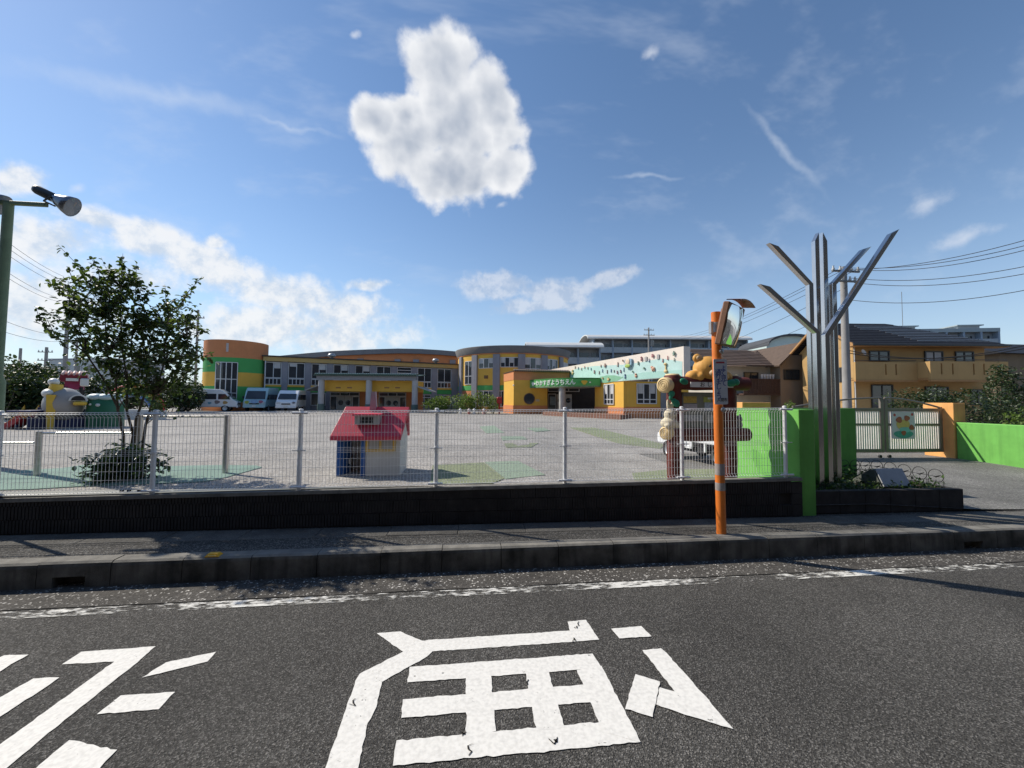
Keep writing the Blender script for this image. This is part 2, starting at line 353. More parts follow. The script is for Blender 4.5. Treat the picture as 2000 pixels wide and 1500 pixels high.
def text(body, size, m, parent, M, name='lettering', ext=.004, align='CENTER', spacing=1.0, off=0.0):
    c = bpy.data.curves.new(name, 'FONT'); c.body = body; c.size = size; c.extrude = ext; c.align_x = align; c.align_y = 'CENTER'; c.space_character = spacing; c.offset = off; c.resolution_u = 3
    t = bpy.data.objects.new('tmp_text', c); link(t)
    dg = bpy.context.evaluated_depsgraph_get(); me = bpy.data.meshes.new_from_object(t.evaluated_get(dg)); me.name = name
    bpy.data.objects.remove(t); bpy.data.curves.remove(c)
    me.transform(M); me.materials.clear(); me.materials.append(m)
    o = link(bpy.data.objects.new(name, me)); o.parent = parent; return o
def facing(x, y, z, rz=0):
    """text matrix: letters stand upright and face local -y"""
    return Matrix.Translation((x, y, z)) @ Matrix.Rotation(rz, 4, 'Z') @ Matrix.Rotation(math.pi/2, 4, 'X')
def leaves(name, pts, m, parent=None, kind=None, world=True, size=(.04, .07), wid=.5, droop=.3, seed=1):
    """folded leaf blades at the given points"""
    rnd = random.Random(seed); vs = []; fs = []
    off = MW[rootof(parent).name].inverted() if (parent is not None and world) else Matrix.Identity(4)
    for p in pts:
        p = off @ Vector(p); L = rnd.uniform(*size); a = rnd.uniform(0, 6.283); e = rnd.gauss(-droop, .55)
        d = Vector((math.cos(a)*math.cos(e), math.sin(a)*math.cos(e), math.sin(e))); n = Vector((rnd.gauss(0, .5), rnd.gauss(0, .5), 1)).normalized()
        w = d.cross(n).normalized()*L*wid*.5; up = w.cross(d).normalized()*L*.10; i = len(vs)
        vs += [p, p+d*L*.35+w+up, p+d*L*.75+w*.75+up, p+d*L, p+d*L*.75-w*.75+up, p+d*L*.35-w+up]
        fs += [(i, i+1, i+2, i+3), (i, i+3, i+4, i+5)]
    me = bpy.data.meshes.new(name); me.from_pydata([tuple(v) for v in vs], [], fs); me.materials.append(m); me.update()
    o = link(bpy.data.objects.new(name, me))
    if parent is not None: o.parent = parent
    if kind: o['kind'] = kind
    return o
# ================================================================== ground, road, pavement
SW, PG = .29, .86
def sm01(a, b, x): t = max(0., min(1., (x-a)/(b-a))); return t*t*(3-2*t)
def wall_top(x): return .855 + .0125*(x+.5)
def kerb_y(x): return 5.12 + .0165*x
def yard_z(x, y):
    """yard level: high behind the wall on the left, dropping to the gate drive on the right, level again by the school"""
    lowr = sm01(.8, 4.6, x)*(1-sm01(13, 30, y))
    z = PG - .40*lowr
    z -= .17*sm01(7, 10, x)*(1-sm01(6.5, 11, y))
    return z
def grid(name, m, xs, ys, zf):
    vs = [(x, y, zf(x, y)) for y in ys for x in xs]; n = len(xs)
    fs = [(j*n+i, j*n+i+1, (j+1)*n+i+1, (j+1)*n+i) for j in range(len(ys)-1) for i in range(n-1)]
    return struct(MB().add(vs, fs, True), name, m, fix=False)
grid('ground', earth_m, [-2600, -400, -60, -20, 20, 60, 400, 2600], [-2600, -300, -60, -12, 3, 4.4], lambda x, y: -.06)
grid('terrain', earth_m, [-2600, -600, -150, -70, 70, 150, 600, 2600], [62, 100, 160, 400, 2600], lambda x, y: PG-.08)
road = grid('road', asphalt, [-90, -30, -12, -6, -3, 0, 3, 6, 9, 12, 30, 90], [-9, -4, 0, 2, 3, 4, 4.7, 6.1], lambda x, y: 0.0)
MB().add([(-90, 4.46, .004), (-90, 3.52, .004)] and [(-60, kerb_y(-60)-.465, .004), (60, kerb_y(60)-.465, .004), (60, kerb_y(60)+.3, .006), (-60, kerb_y(-60)+.3, .006)], [(0, 1, 2, 3)]).build('gutter_strip', gutter_m, road)
rnd = random.Random(3)
def paint(poly, name='painted_stroke', zz=.0055):
    """road paint polygon traced in photo pixels, laid on the road with a slightly ragged edge"""
    pts = [on_z(px, py, 0) for px, py in poly]; out = []
    for i, p in enumerate(pts):
        q = pts[(i+1) % len(pts)]; n = max(1, int((q-p).length/.035))
        for k in range(n):
            s = p.lerp(q, k/n); j = .0 if k == 0 else .003
            out.append((s.x+rnd.gauss(0, j), s.y+rnd.gauss(0, j), zz))
    return MB().add(out, [tuple(range(len(out)))]).build(name, white_paint, road)
c2 = lambda L: [(600+x*.45, 1000+y*.45) for x, y in L]
c1 = lambda L: [(x/2.777, 960+y/2.777) for x, y in L]
big = [[(302, 528), (405, 520), (497, 560), (480, 612), (420, 610)], [(490, 560), (1145, 516), (1155, 565), (545, 607), (440, 608)],
       [(1130, 478), (1210, 470), (1267, 556), (1150, 566)], [(425, 605), (545, 606), (520, 630), (325, 740), (280, 755), (215, 725), (228, 705)],
       [(215, 725), (325, 738), (300, 850), (262, 920), (222, 1111), (180, 1290), (15, 1290), (80, 1111)],
       [(445, 675), (1238, 617), (1280, 680), (435, 742)], [(415, 817), (1215, 750), (1240, 828), (408, 897)],
       [(388, 995), (1400, 905), (1445, 1003), (372, 1106)], [(688, 715), (797, 708), (820, 955), (690, 985)],
       [(945, 695), (1045, 688), (1118, 940), (995, 955)], [(1170, 690), (1278, 672), (1447, 1003), (1285, 962)],
       [(1320, 510), (1450, 498), (1495, 543), (1355, 552)], [(1455, 603), (1535, 595), (1560, 615), (1850, 947), (1640, 885), (1515, 840), (1530, 765), (1595, 783)],
       [(1425, 708), (1530, 740), (1500, 895), (1380, 860)]]
left = [[(335, 940), (440, 872), (842, 843), (740, 930), (620, 925)], [(720, 853), (844, 842), (725, 945), (230, 1340), (40, 1500), (-120, 1640), (-330, 1640), (0, 1375), (620, 925)],
        [(900, 930), (1172, 872), (1125, 925), (770, 1012)], [(655, 1110), (950, 1090), (860, 1185), (525, 1212)],
        [(180, 1018), (322, 1012), (240, 1070), (0, 1225), (-200, 1360), (-330, 1360), (0, 1120)], [(375, 1353), (635, 1405), (545, 1500), (470, 1600), (110, 1590), (210, 1490)],
        [(20, 893), (155, 888), (60, 940), (0, 980), (-120, 1055), (-200, 1055), (-60, 930)]]
for i, L in enumerate(big): paint(c2(L), zz=.0045+.0003*i)
for i, L in enumerate(left): paint(c1(L), zz=.0045+.0003*i)
# worn edge line
lp = MB()
for k in range(60):
    x0, x1 = -18+k*.6, -18+(k+1)*.6
    yl = lambda x: 4.40+.0178*(x+4.64)
    lp.add([(x0, yl(x0), .0075), (x1, yl(x1), .0075), (x1, yl(x1)+.15, .0075), (x0, yl(x0)+.15, .0075)], [(0, 1, 2, 3)])
lp.build('edge_line', worn_line, road)
jt = MB(); crackm = mat('crack', (.02, .019, .018), .95, .2, 9)
for k in range(80):
    x0, x1 = -24+k*.6, -24+(k+1)*.6; o_ = lambda x: kerb_y(x)-.470+.008*math.sin(x*7.3)+.006*math.sin(x*17)
    jt.add([(x0, o_(x0), .0068), (x1, o_(x1), .0068), (x1, o_(x1)+.011, .0068), (x0, o_(x0)+.011, .0068)], [(0, 1, 2, 3)])
jt.build('asphalt_joint', crackm, road)
def crack(px0, py0, px1, py1, w=.006, n=7):
    a, b_ = on_z(px0, py0, 0), on_z(px1, py1, 0); P = [a.lerp(b_, i/n)+Vector((rnd.gauss(0, .012), rnd.gauss(0, .012), 0)) for i in range(n+1)]
    m = MB(); vs_ = []
    for i, p in enumerate(P): ww = w*math.sin(math.pi*(i+.3)/(n+.6)); vs_ += [(p.x-ww, p.y, .0105), (p.x+ww, p.y, .0105)]
    m.add(vs_, [(2*i, 2*i+1, 2*i+3, 2*i+2) for i in range(n)]).build('paint_crack', crackm, road)
for q in ((912, 1484, 925, 1455), (1123, 1232, 1132, 1216), (1120, 1255, 1123, 1248), (1078, 1455, 1086, 1442), (690, 1382, 695, 1366), (1030, 1344, 1036, 1330), (905, 1440, 909, 1432)): crack(*q)
# kerb of separate blocks
kr = link(bpy.data.objects.new('kerb', None)); kr['kind'] = 'structure'; MW['kerb'] = Matrix.Identity(4)
BL = .765
def kerb_block(hole):
    b = MB(); w = BL/2-.004
    prof = [(-.0, -.05), (.012, .235), (.022, .268), (.05, .288), (.20, .29), (.20, -.05)]      # (y,z): battered face, rounded nose
    if not hole: b.prism(prof, -w, w, 'x')
    else:
        b.prism(prof, -w, -.22, 'x'); b.prism(prof, .12, w, 'x')
        b.prism([(.005, .125), (.012, .235), (.022, .268), (.05, .288), (.20, .29), (.20, .125)], -.22, .12, 'x'); b.box(-.22, .12, .15, .19, -.05, .125)
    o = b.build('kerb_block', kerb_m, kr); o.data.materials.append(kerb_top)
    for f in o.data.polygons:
        if f.normal.z > .55: f.material_index = 1  # upward faces get the paler colour with sunlight painted in
    return o
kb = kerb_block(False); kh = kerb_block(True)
x0 = on_y(620, 1080, 5.11).x + BL/2; ang = math.atan(.0165)
holes = {round((on_y(150, 1140, 5.05).x-x0)/BL), round((on_y(1893, 1065, 5.25).x-x0)/BL)}; used = {0: False, 1: False}
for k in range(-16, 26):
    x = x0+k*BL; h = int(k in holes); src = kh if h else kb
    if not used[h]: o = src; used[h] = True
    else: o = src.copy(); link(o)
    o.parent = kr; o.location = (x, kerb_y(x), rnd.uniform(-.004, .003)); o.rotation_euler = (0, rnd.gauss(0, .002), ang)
# sidewalk: asphalt band, concrete band along the wall
def quadstrip(xs, f0, f1, z): 
    b = MB(); n = len(xs); b.add([(x, f0(x), z) for x in xs]+[(x, f1(x), z) for x in xs], [(i, i+1, n+i+1, n+i) for i in range(n-1)]); return b
xs = [-40, -20, -10, -5, 0, 5, 6.0, 9.3, 14, 40]
sidewalk = struct(quadstrip(xs, lambda x: kerb_y(x)+.17, lambda x: 6.5, SW-.012), 'sidewalk', walk_m, fix=False)
slab = None
for k in range(-12, 16):                     # concrete covers of the drain that runs along the wall
    x = k*1.0+.3
    if slab is None: slab = MB().cbox((0, 0, -.03), (.992, .40, .06), .006).build('drain_cover', conc_walk, sidewalk); o = slab
    else: o = slab.copy(); link(o); o.parent = sidewalk
    o.location = (x, 5.90, SW-.004+rnd.uniform(-.003, .002)); o.rotation_euler = (rnd.gauss(0, .004), 0, rnd.gauss(0, .003))
# yellow road studs on the kerb
def stud(px, py, label):
    p = on_z(px, py, SW); t = thing('kerb_reflector', label, 'reflector', (p.x, kerb_y(p.x)+.085, SW-.006), ang, 'yellow kerb reflectors')
    b = MB(); v = [(-.08, -.05, 0), (.08, -.05, 0), (.08, .05, 0), (-.08, .05, 0), (-.055, -.03, .032), (.055, -.03, .032), (.055, .03, .032), (-.055, .03, .032)]
    b.add(v, [(0, 3, 2, 1), (4, 5, 6, 7), (0, 1, 5, 4), (1, 2, 6, 5), (2, 3, 7, 6), (3, 0, 4, 7)]).build('reflector_body', mat('stud_yellow', (.85, .45, .03), .45, .1, 20), t)
    MB().cbox((0, -.044, .013), (.10, .012, .014), .003).build('lens', mat('stud_lens', (.9, .65, .2), .15, .05, 20), t)
stud(428, 1078, 'yellow reflector stud on the kerb in front of the leafy bush'); stud(1998, 1018, 'yellow reflector stud on the kerb beside the driveway')
# school yard and driveway
nx = [-90, -60, -40, -28, -20, -14, -10, -7, -5, -3, -1.5, -.5, .3]+[.6+.2*i for i in range(22)]+[5.0, 5.5, 7, 9, 11, 14, 18, 24, 32, 42, 60, 90]
ny = [6.22]+[6.5+.5*i for i in range(14)]+[14+i for i in range(18)]+[36, 44, 62]
yard = grid('school_yard', gravel, [x for x in nx if x <= 5.5], ny, yard_z)
drive = grid('driveway', drive_m, [x for x in nx if x >= 5.5], [6.2]+[y for y in ny[1:] if y <= 13.0], lambda x, y: yard_z(x, y)-.015)
grid('inner_yard', gravel, [x for x in nx if x >= 5.5], [y for y in ny if y >= 12.5], lambda x, y: yard_z(x, y)-.001)
def yardpatch(name, m, pix, z=.014, jit=0):
    """thin sheet on the yard, outlined in photo pixels"""
    out = []
    for i, (px, py) in enumerate(pix):
        p = on_z(px, py, PG)
        for _ in range(4): p = on_z(px, py, yard_z(p.x, p.y)+z)
        out.append(p)
    c = sum(out, Vector())/len(out)
    b = MB(); n = len(out); b.add([tuple(p) for p in out]+[(p.x, p.y, p.z-.03) for p in out]+[tuple(c)], [(i, (i+1) % n, 2*n) for i in range(n)]+[(i, n+i, n+(i+1) % n, (i+1) % n) for i in range(n)])
    return b.build(name, m, yard)
turf = mat('turf_mat', (.23, .26, .16), .95, .3, 14, .9, 160); turf2 = mat('turf_mat_light', (.26, .33, .25), .95, .2, 14, .8, 160)
aqua = mat('aqua_mat', (.19, .29, .245), .9, .12, 4, .4, 120)
yardpatch('turf_mat', turf, [(840, 945), (845, 908), (945, 903), (985, 934), (960, 944)]); yardpatch('turf_mat', turf2, [(947, 902), (1012, 900), (1065, 927), (988, 935)])
yardpatch('turf_mat', turf2, [(937, 833), (965, 831), (985, 845), (950, 846)]); yardpatch('turf_mat', turf2, [(978, 852), (1022, 852), (1030, 858), (982, 860)]); yardpatch('turf_mat', turf, [(985, 866), (1052, 865), (1038, 873), (990, 874)])
yardpatch('turf_mat', turf2, [(1030, 836), (1062, 835), (1075, 841), (1045, 843)]); yardpatch('turf_strip', turf, [(1115, 835), (1160, 835), (1300, 868), (1290, 876), (1210, 866)]); yardpatch('turf_strip', turf, [(1235, 924), (1300, 917), (1400, 916), (1400, 936), (1240, 938)])
yardpatch('play_mat', aqua, [(-160, 960), (-60, 925), (60, 917), (120, 914), (160, 908), (240, 905), (330, 910), (440, 908), (500, 909), (512, 912), (440, 932), (400, 940), (300, 944), (160, 949), (60, 955)])
# ================================================================== retaining wall under the fence
wl = thing('retaining_wall', 'low dark ribbed block wall under the white mesh fence', 'wall', (0, 6.13, SW))
def ribbed(w, h):
    b = MB(); b.box(-w/2+.003, w/2-.003, .012, .115, .003, h-.003); n = 9
    for k in range(n): x = -w/2+(k+.5)*w/n; b.box(x-w/n*.33, x+w/n*.33, 0, .013, .004, h-.004)
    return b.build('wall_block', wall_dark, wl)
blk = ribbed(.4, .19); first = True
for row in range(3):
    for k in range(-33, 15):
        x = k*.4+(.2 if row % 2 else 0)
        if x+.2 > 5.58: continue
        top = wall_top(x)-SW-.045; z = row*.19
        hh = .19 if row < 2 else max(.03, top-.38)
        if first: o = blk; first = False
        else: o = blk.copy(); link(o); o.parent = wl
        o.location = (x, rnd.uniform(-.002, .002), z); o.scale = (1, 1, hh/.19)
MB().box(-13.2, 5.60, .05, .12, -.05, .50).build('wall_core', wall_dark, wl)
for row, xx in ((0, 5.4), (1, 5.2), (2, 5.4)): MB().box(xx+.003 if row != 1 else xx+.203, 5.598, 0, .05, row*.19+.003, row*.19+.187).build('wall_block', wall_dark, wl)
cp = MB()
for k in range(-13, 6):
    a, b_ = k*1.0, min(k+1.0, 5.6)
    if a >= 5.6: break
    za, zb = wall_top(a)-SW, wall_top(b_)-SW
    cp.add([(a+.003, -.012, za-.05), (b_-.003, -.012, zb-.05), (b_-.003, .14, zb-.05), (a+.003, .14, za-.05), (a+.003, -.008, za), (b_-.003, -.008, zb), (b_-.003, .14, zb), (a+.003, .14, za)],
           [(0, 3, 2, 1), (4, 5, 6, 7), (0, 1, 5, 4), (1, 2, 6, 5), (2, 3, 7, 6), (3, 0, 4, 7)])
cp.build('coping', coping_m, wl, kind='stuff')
# ================================================================== white mesh fence
FY = 6.20
fence = thing('mesh_fence', 'white welded wire mesh fence on the dark block wall along the yard', 'fence', (0, FY, 0))
PX = [-10.72, -8.70, -6.67, -4.65, -2.61, -.57, 1.49, 3.49, 5.36]
for i, x in enumerate(PX):
    zb = wall_top(x)
    b = MB(); b.cyl((x, 0, zb-.06), (x, 0, zb+1.215), .031, n=16); b.ell((x, 0, zb+1.215), (.034, .034, .014), 14, 6)
    po = b.build('post', white_metal, fence)
    c = MB(); c.box(x-.10, x+.10, -.042, -.030, zb+.595, zb+.607); c.cyl((x, -.01, zb+.58), (x, -.01, zb+.62), .036, n=14); c.build('clamp', white_metal, po)
def sleeve(x, z, w=.14):
    b = MB(); b.tube([(x-w, -.018, z), (x+w, -.018, z)], .027, 8); return b
for i in range(len(PX)-1):
    xa, xb = PX[i]+.035, PX[i+1]-.035; n = int(round((xb-xa)/.05)); W = MB(); zf = lambda x: wall_top(x)
    prof = [(.0, .075), (-.055, .04), (.0, .04), (.0, 1.13), (-.055, 1.175), (.0, 1.19)]
    prof = [(-.05, .045), (.0, .085), (.0, 1.125), (-.05, 1.165), (-.02, 1.19)]
    for k in range(n+1):
        x = xa+(xb-xa)*k/n; z = zf(x); W.tube([(x, y, z+h) for y, h in prof], .0025, 4, False, False)
    zs = [.085, .21, .335, .46, .555, .58, .605, .63, .73, .855, .98, 1.115]
    for h in zs: W.tube([(xa, -.004, zf(xa)+h), (xb, -.004, zf(xb)+h)], .0025, 4, False, False)
    for y, h in ((-.05, 1.165), (-.02, 1.19), (-.05, .045)): W.tube([(xa, y, zf(xa)+h), (xb, y, zf(xb)+h)], .005, 5, False, False)
    W.build('wire_panel', white_metal, fence, kind='stuff', fix=False)
for i, x in enumerate(PX):
    for h in (1.165, .05):
        xl = (-.15 if i else 0); xr = .15
        b = MB(); b.tube([(x+xl*.75, -.036, wall_top(x)+h), (x+xr*.75, -.036, wall_top(x)+h)], .019, 8); b.build('rail_sleeve', white_metal, fence)
# ================================================================== gate walls, planter, gate
gw = thing('green_gate_wall', 'bright green rendered wall with square pillar at the end of the mesh fence', 'wall', (5.60, 6.17, SW))
zt = on_y(1560, 800, 6.2).z-SW
MB().cbox((.145, .15, (zt)/2-.02), (.29, .30, zt+.04), .006).build('pillar', gate_green, gw)
MB().box(.0, .22, .3, 1.72, .0, zt-.002).build('side_wall', gate_green, gw)
xe = loc_hit(gw, 1672, 860, y=1.72).x
bw = MB(); hx0 = loc_hit(gw, 1636, 840, y=1.72).x
bw.box(.003, hx0, 1.72, 1.94, .0, zt-.004); bw.box(hx0+.07, xe, 1.72, 1.94, 0, zt-.004); zh = loc_hit(gw, 1640, 838, y=1.72).z
bw.box(hx0, hx0+.07, 1.72, 1.94, 0, zh-.05); bw.box(hx0, hx0+.07, 1.72, 1.94, zh+.05, zt-.004); bw.box(hx0, hx0+.07, 1.86, 1.93, zh-.05, zh+.05)
bw.build('back_wall', gate_green, gw)
GZ = .44
op = at(1478, 800, 9.6); lo = thing('gate_pillar', 'orange rendered gate pillar mostly hidden behind the green wall', 'pillar', (op.x, op.y, GZ), 0, None)
hh = op.z-GZ+.18
MB().cbox((0, .3, hh/2), (.76, .6, hh), .01).build('pillar_body', gate_orange, lo)
# planter in front of the steel sculpture
pl = thing('planter', 'low dark concrete planter bed beside the driveway with ivy', 'planter', (5.90, 6.22, SW))
pr = loc_hit(pl, 1883, 985, y=0).x; ph = loc_hit(pl, 1883, 955, y=0).z
ply = 1.62
nb = 6
for k in range(nb): a = pr*k/nb; MB().cbox((a+pr/nb/2, .06, ph/2), (pr/nb-.006, .12, ph), .008).build('wall_block', wall_dark, pl)
MB().cbox((pr-.06, .12+(ply-.12)/2, ph/2-.004), (.12, ply-.13, ph-.01), .008).build('end_wall', wall_dark, pl)
MB().box(.02, pr-.12, .12, ply, 0, ph-.05).build('soil', mat('soil', (.05, .04, .03), .95, .4, 12, .9, 60), pl)
ivy = leaf_mat('ivy', (.015, .035, .010), (.07, .13, .03), .25)
pts = []
for k in range(3600):
    x = rnd.uniform(5.95, 5.9+pr-.15); y = rnd.uniform(6.36, 6.2+ply); pts.append((x, y, SW+ph-.05+abs(rnd.gauss(0, .055))*(.6+.8*math.sin(x*3.1)**2)))
leaves('ivy', pts, ivy, pl, 'stuff', size=(.03, .07), wid=.6, droop=-.2, seed=5)
# right-hand pillar and wall
rp0 = on_z(1818, 893, GZ); rp1 = on_z(1866, 896, GZ)
rg = thing('gate_pillar', 'orange rendered gate pillar lit by the sun beside the open driveway', 'pillar', (rp1.x, rp1.y, GZ), 0)
hr = loc_hit(rg, 1866, 787, y=0).z; dl = .86
MB().cbox((.22, dl/2, hr/2), (.44, dl, hr), .01).build('pillar_body', gate_orange, rg)
rw = thing('green_boundary_wall', 'sunlit green rendered boundary wall running down from the orange pillar', 'wall', (rp1.x+.06, rp1.y-.02, SW-.1), 0)
e2 = on_z(2000, 912, .44); dx, dy = e2.x-rp1.x-.06, e2.y-rp1.y+.02; L = math.hypot(dx, dy)*3.0; ux, uy = dx*3.0/L, dy*3.0/L
zw = on_y(1872, 826, rp1.y).z-SW+.1; nxv, nyv = -uy, ux
q = [(0, 0), (ux*L, uy*L), (ux*L+nxv*.2, uy*L+nyv*.2), (nxv*.2, nyv*.2)]
MB().prism(q, 0, zw, 'z').build('wall_body', gate_green, rw)
MB().prism([(p[0]*1.0+(.0 if i < 2 else 0), p[1]) for i, p in enumerate(q)], zw, zw+.02, 'z').build('wall_cap', mat('gate_green_cap', (.25, .6, .14), .7, .08, 3), rw)
# sliding/double gate
gy = rp1.y+.30
gp = on_y(1728, 890, gy)
gt = thing('school_gate', 'double leaf brown metal gate with vertical bars and arched top', 'gate', (gp.x, gy, GZ))
gm = mat('gate_bronze', (.24, .21, .18), .45, .12, 5, metal=.35); gbar = mat('gate_bar', (.76, .73, .68), .4, .1, 6, metal=.2)
xr_ = rp1.x-gp.x-.04; gh = loc_hit(gt, 1728, 797, y=0).z; zlow = loc_hit(gt, 1728, 880, y=0).z; zmid = loc_hit(gt, 1700, 829, y=0).z; peak = loc_hit(gt, 1728, 777, y=0).z; ends = loc_hit(gt, 1815, 797, y=0).z
def leaf(sx, w):
    f = MB(); x0, x1 = (0.03, w) if sx > 0 else (-w, -.03)
    f.cbox(((x0+x1)/2, 0, gh-.05), (x1-x0, .06, .10), .006); f.cbox(((x0+x1)/2, 0, zlow), (x1-x0, .06, .11), .006); f.cbox(((x0+x1)/2, -.004, zmid), (x1-x0-.02, .05, .07), .006)
    st = .09*sx; f.cbox((sx*.075, 0, (peak+zlow)/2-.02), (.11, .07, peak-zlow+.06), .006); f.cbox((sx*(w-.05), 0, (gh+zlow)/2), (.10, .065, gh-zlow+.1), .006)
    arc = [(sx*(.07+(w-.07)*t), 0, peak-(peak-ends)*t**1.7) for t in [i/12 for i in range(13)]]
    f.tube(arc, .03, 8)
    o = f.build('gate_leaf', gm, gt)
    n = int((w-.2)/.083)
    for k in range(n):
        x = sx*(.19+k*.083)
        for a, b_ in ((zlow+.055, zmid-.035), (zmid+.035, gh-.10)): MB().box(x-.021, x+.021, -.016, .016, a, b_).build('bar', gbar, o)
    w2 = MB(); w2.cyl((sx*.17, -.03, .05), (sx*.17, .03, .05), .05, n=14); w2.build('castor', black, o)
leaf(1, xr_); leaf(-1, xr_*1.5)
# picture board on the gate (plain shapes only)
bx0, bz1 = loc_hit(gt, 1740, 804, y=-.05).x, loc_hit(gt, 1740, 804, y=-.05).z; bx1, bz0 = loc_hit(gt, 1787, 857, y=-.05).x, loc_hit(gt, 1787, 857, y=-.05).z
pb = thing('picture_board', 'small rounded picture board hung on the gate leaf bars', 'sign', (gp.x+(bx0+bx1)/2, gy-.06, GZ+(bz0+bz1)/2)); w, h = bx1-bx0, bz1-bz0
def rrect(w, h, r, n=5):
    o = []
    for cx, cy, a in ((w/2-r, h/2-r, 0), (-w/2+r, h/2-r, 90), (-w/2+r, -h/2+r, 180), (w/2-r, -h/2+r, 270)):
        for k in range(n+1): t = R_(a+90*k/n); o.append((cx+r*math.cos(t), cy+r*math.sin(t)))
    return o
def disc(cx, cy, rx, ry, n=18, wob=0, ph=0): return [(cx+rx*math.cos(t)*(1+wob*math.sin(3*t+ph)), cy+ry*math.sin(t)*(1+wob*math.sin(3*t+ph))) for t in [2*math.pi*i/n for i in range(n)]]
MB().prism(rrect(w, h, .07), -.012, .012).build('board', mat('board_white', (.72, .70, .68), .6, .05, 6), pb)
MB().prism(disc(-.02*w, -.33*h, .42*w, .14*h, wob=.06), -.016, -.0125).build('painted_patch', mat('p_teal', (.10, .42, .32), .6, .2, 9), pb)
MB().prism(disc(-.03*w, .02*h, .29*w, .2*h, wob=.05), -.018, -.0165).build('painted_patch', mat('p_yellow', (.75, .55, .16), .6, .1, 9), pb)
MB().prism(disc(.06*w, -.16*h, .26*w, .10*h, wob=.08), -.020, -.0185).build('painted_patch', mat('p_aqua', (.25, .60, .52), .6, .1, 9), pb)
for cx, cy in ((-.38, .38), (.38, .40)): MB().prism(disc(cx*w, cy*h, .05*w, .05*h), -.016, -.0125).build('painted_dot', mat('p_red', (.55, .08, .07), .6, .1, 9), pb)
for cx, cy, r in ((-.02, -.28, .10), (.33, -.08, .11), (-.2, .2, .13), (.14, .26, .12)): MB().prism(disc(cx*w, cy*h, r*w, r*w*.9, wob=.1, ph=cx*9), -.022, -.0205).build('painted_patch', mat('p_redbrown', (.45, .13, .07), .6, .1, 9), pb)
# plaque in the planter
pq = thing('plaque', 'pale sloping stone plaque standing in the planter', 'plaque', (0, 0, 0)); a = on_y(1722, 935, 6.75); MW[pq.name] = Matrix.Translation((a.x, 6.75, SW+ph-.06)); pq.location = (a.x, 6.75, SW+ph-.06)
b = MB(); b.prism([(-.28, .0), (.28, 0), (.28, .10), (-.05, .34), (-.12, .34)], -.30, .30, 'x').build('stone_base', mat('plaque_base', (.10, .11, .10), .8, .2, 9), pq)
b = MB(); b.M = Matrix.Translation((0, -.165, .205)) @ Matrix.Rotation(R_(52), 4, 'X'); b.M = Matrix.Translation((0, -.20, .215)) @ Matrix.Rotation(R_(64), 4, 'X')
b.cbox((0, 0, 0), (.56, .34, .02), .004).build('plaque_face', mat('plaque_grey', (.42, .44, .47), .6, .1, 12), pq)
# little wire border with rings
bf = thing('border_fence', 'low black wire border fence with rings round the planter', 'fence', (5.9, 6.22, SW+ph-.05)); blackm = mat('black_wire', (.015, .015, .016), .5, .1, 9)
def ringrow(p0, p1, n):
    p0, p1 = Vector(p0), Vector(p1)
    for k in range(n):
        m = p0.lerp(p1, (k+.5)/n); d = (p1-p0)/n; b = MB(); r = d.length*.46; u = d.normalized()
        b.tube([(m.x+u.x*r*math.cos(t), m.y+u.y*r*math.cos(t), .22+r*math.sin(t)) for t in [2*math.pi*i/18 for i in range(19)]], .006, 5)
        for s in (-.45, 0, .45): b.tube([(m.x+d.x*s, m.y+d.y*s, -.02), (m.x+d.x*s, m.y+d.y*s, .15)], .005, 5)
        b.tube([(m.x-d.x/2, m.y-d.y/2, .10+.02), (m.x+d.x/2, m.y+d.y/2, .12)], .005, 5); b.tube([(m.x-d.x/2, m.y-d.y/2, .21), (m.x+d.x/2, m.y+d.y/2, .21)], .005, 5)
        b.tube([(m.x-u.x*.06, m.y-u.y*.06, .21), (m.x, m.y, .20), (m.x+u.x*.08, m.y+u.y*.08, .245)], [.004, .016, .004], 6)
        b.build('ring_section', blackm, bf)
ringrow((1.35, ply-.05, 0), (pr-.08, ply-.05, 0), 6); ringrow((pr-.08, ply-.05, 0), (pr-.08, .22, 0), 5)
# steel sculpture
sp = at(1612, 930, 7.25); sx_, sy_ = sp.x, sp.y; zb = SW+ph-.06
sc_ = thing('steel_sculpture', 'tall polished steel sculpture of branching square tubes in the planter', 'sculpture', (sx_, sy_, zb))
def stube(pts, name='steel_tube', r=.047):
    b = MB(); P = [Vector(p) for p in pts]
    # square section with a slanted tip
    prev = None; rings = []
    for i, p in enumerate(P):
        t = (P[min(i+1, len(P)-1)]-P[max(i-1, 0)]).normalized() if 0 < i < len(P)-1 else ((P[1]-P[0]) if i == 0 else (P[-1]-P[-2])).normalized()
        yv = Vector((0, 1, 0)); u = yv.cross(t).normalized(); k = 1.0
        if 0 < i < len(P)-1:
            d1 = (P[i]-P[i-1]).normalized(); k = 1/max(.5, t.dot(d1))
        ring = [p+u*r*k*a+yv*r*c_ for a, c_ in ((-1, -1), (1, -1), (1, 1), (-1, 1))]
        if i == len(P)-1:
            s_ = 1 if u.x*t.x >= 0 else -1
            ring = [q+t*(.16 if ((q-p).dot(u)*TIP) > 0 else -.02) for q in ring]
        rings.append(ring)
    vs_ = [v for rg_ in rings for v in rg_]; fs_ = []
    for i in range(len(rings)-1):
        for k in range(4): fs_.append((i*4+k, i*4+(k+1) % 4, i*4+4+(k+1) % 4, i*4+4+k))
    fs_.append((0, 3, 2, 1)); m = 4*(len(rings)-1); fs_.append((m, m+1, m+2, m+3))
    b.add(vs_, fs_); return b.build(name, steel, sc_, bev=.006)
def S(px, py, y): return loc_hit(sc_, px, py, y=y)
TIP = 1
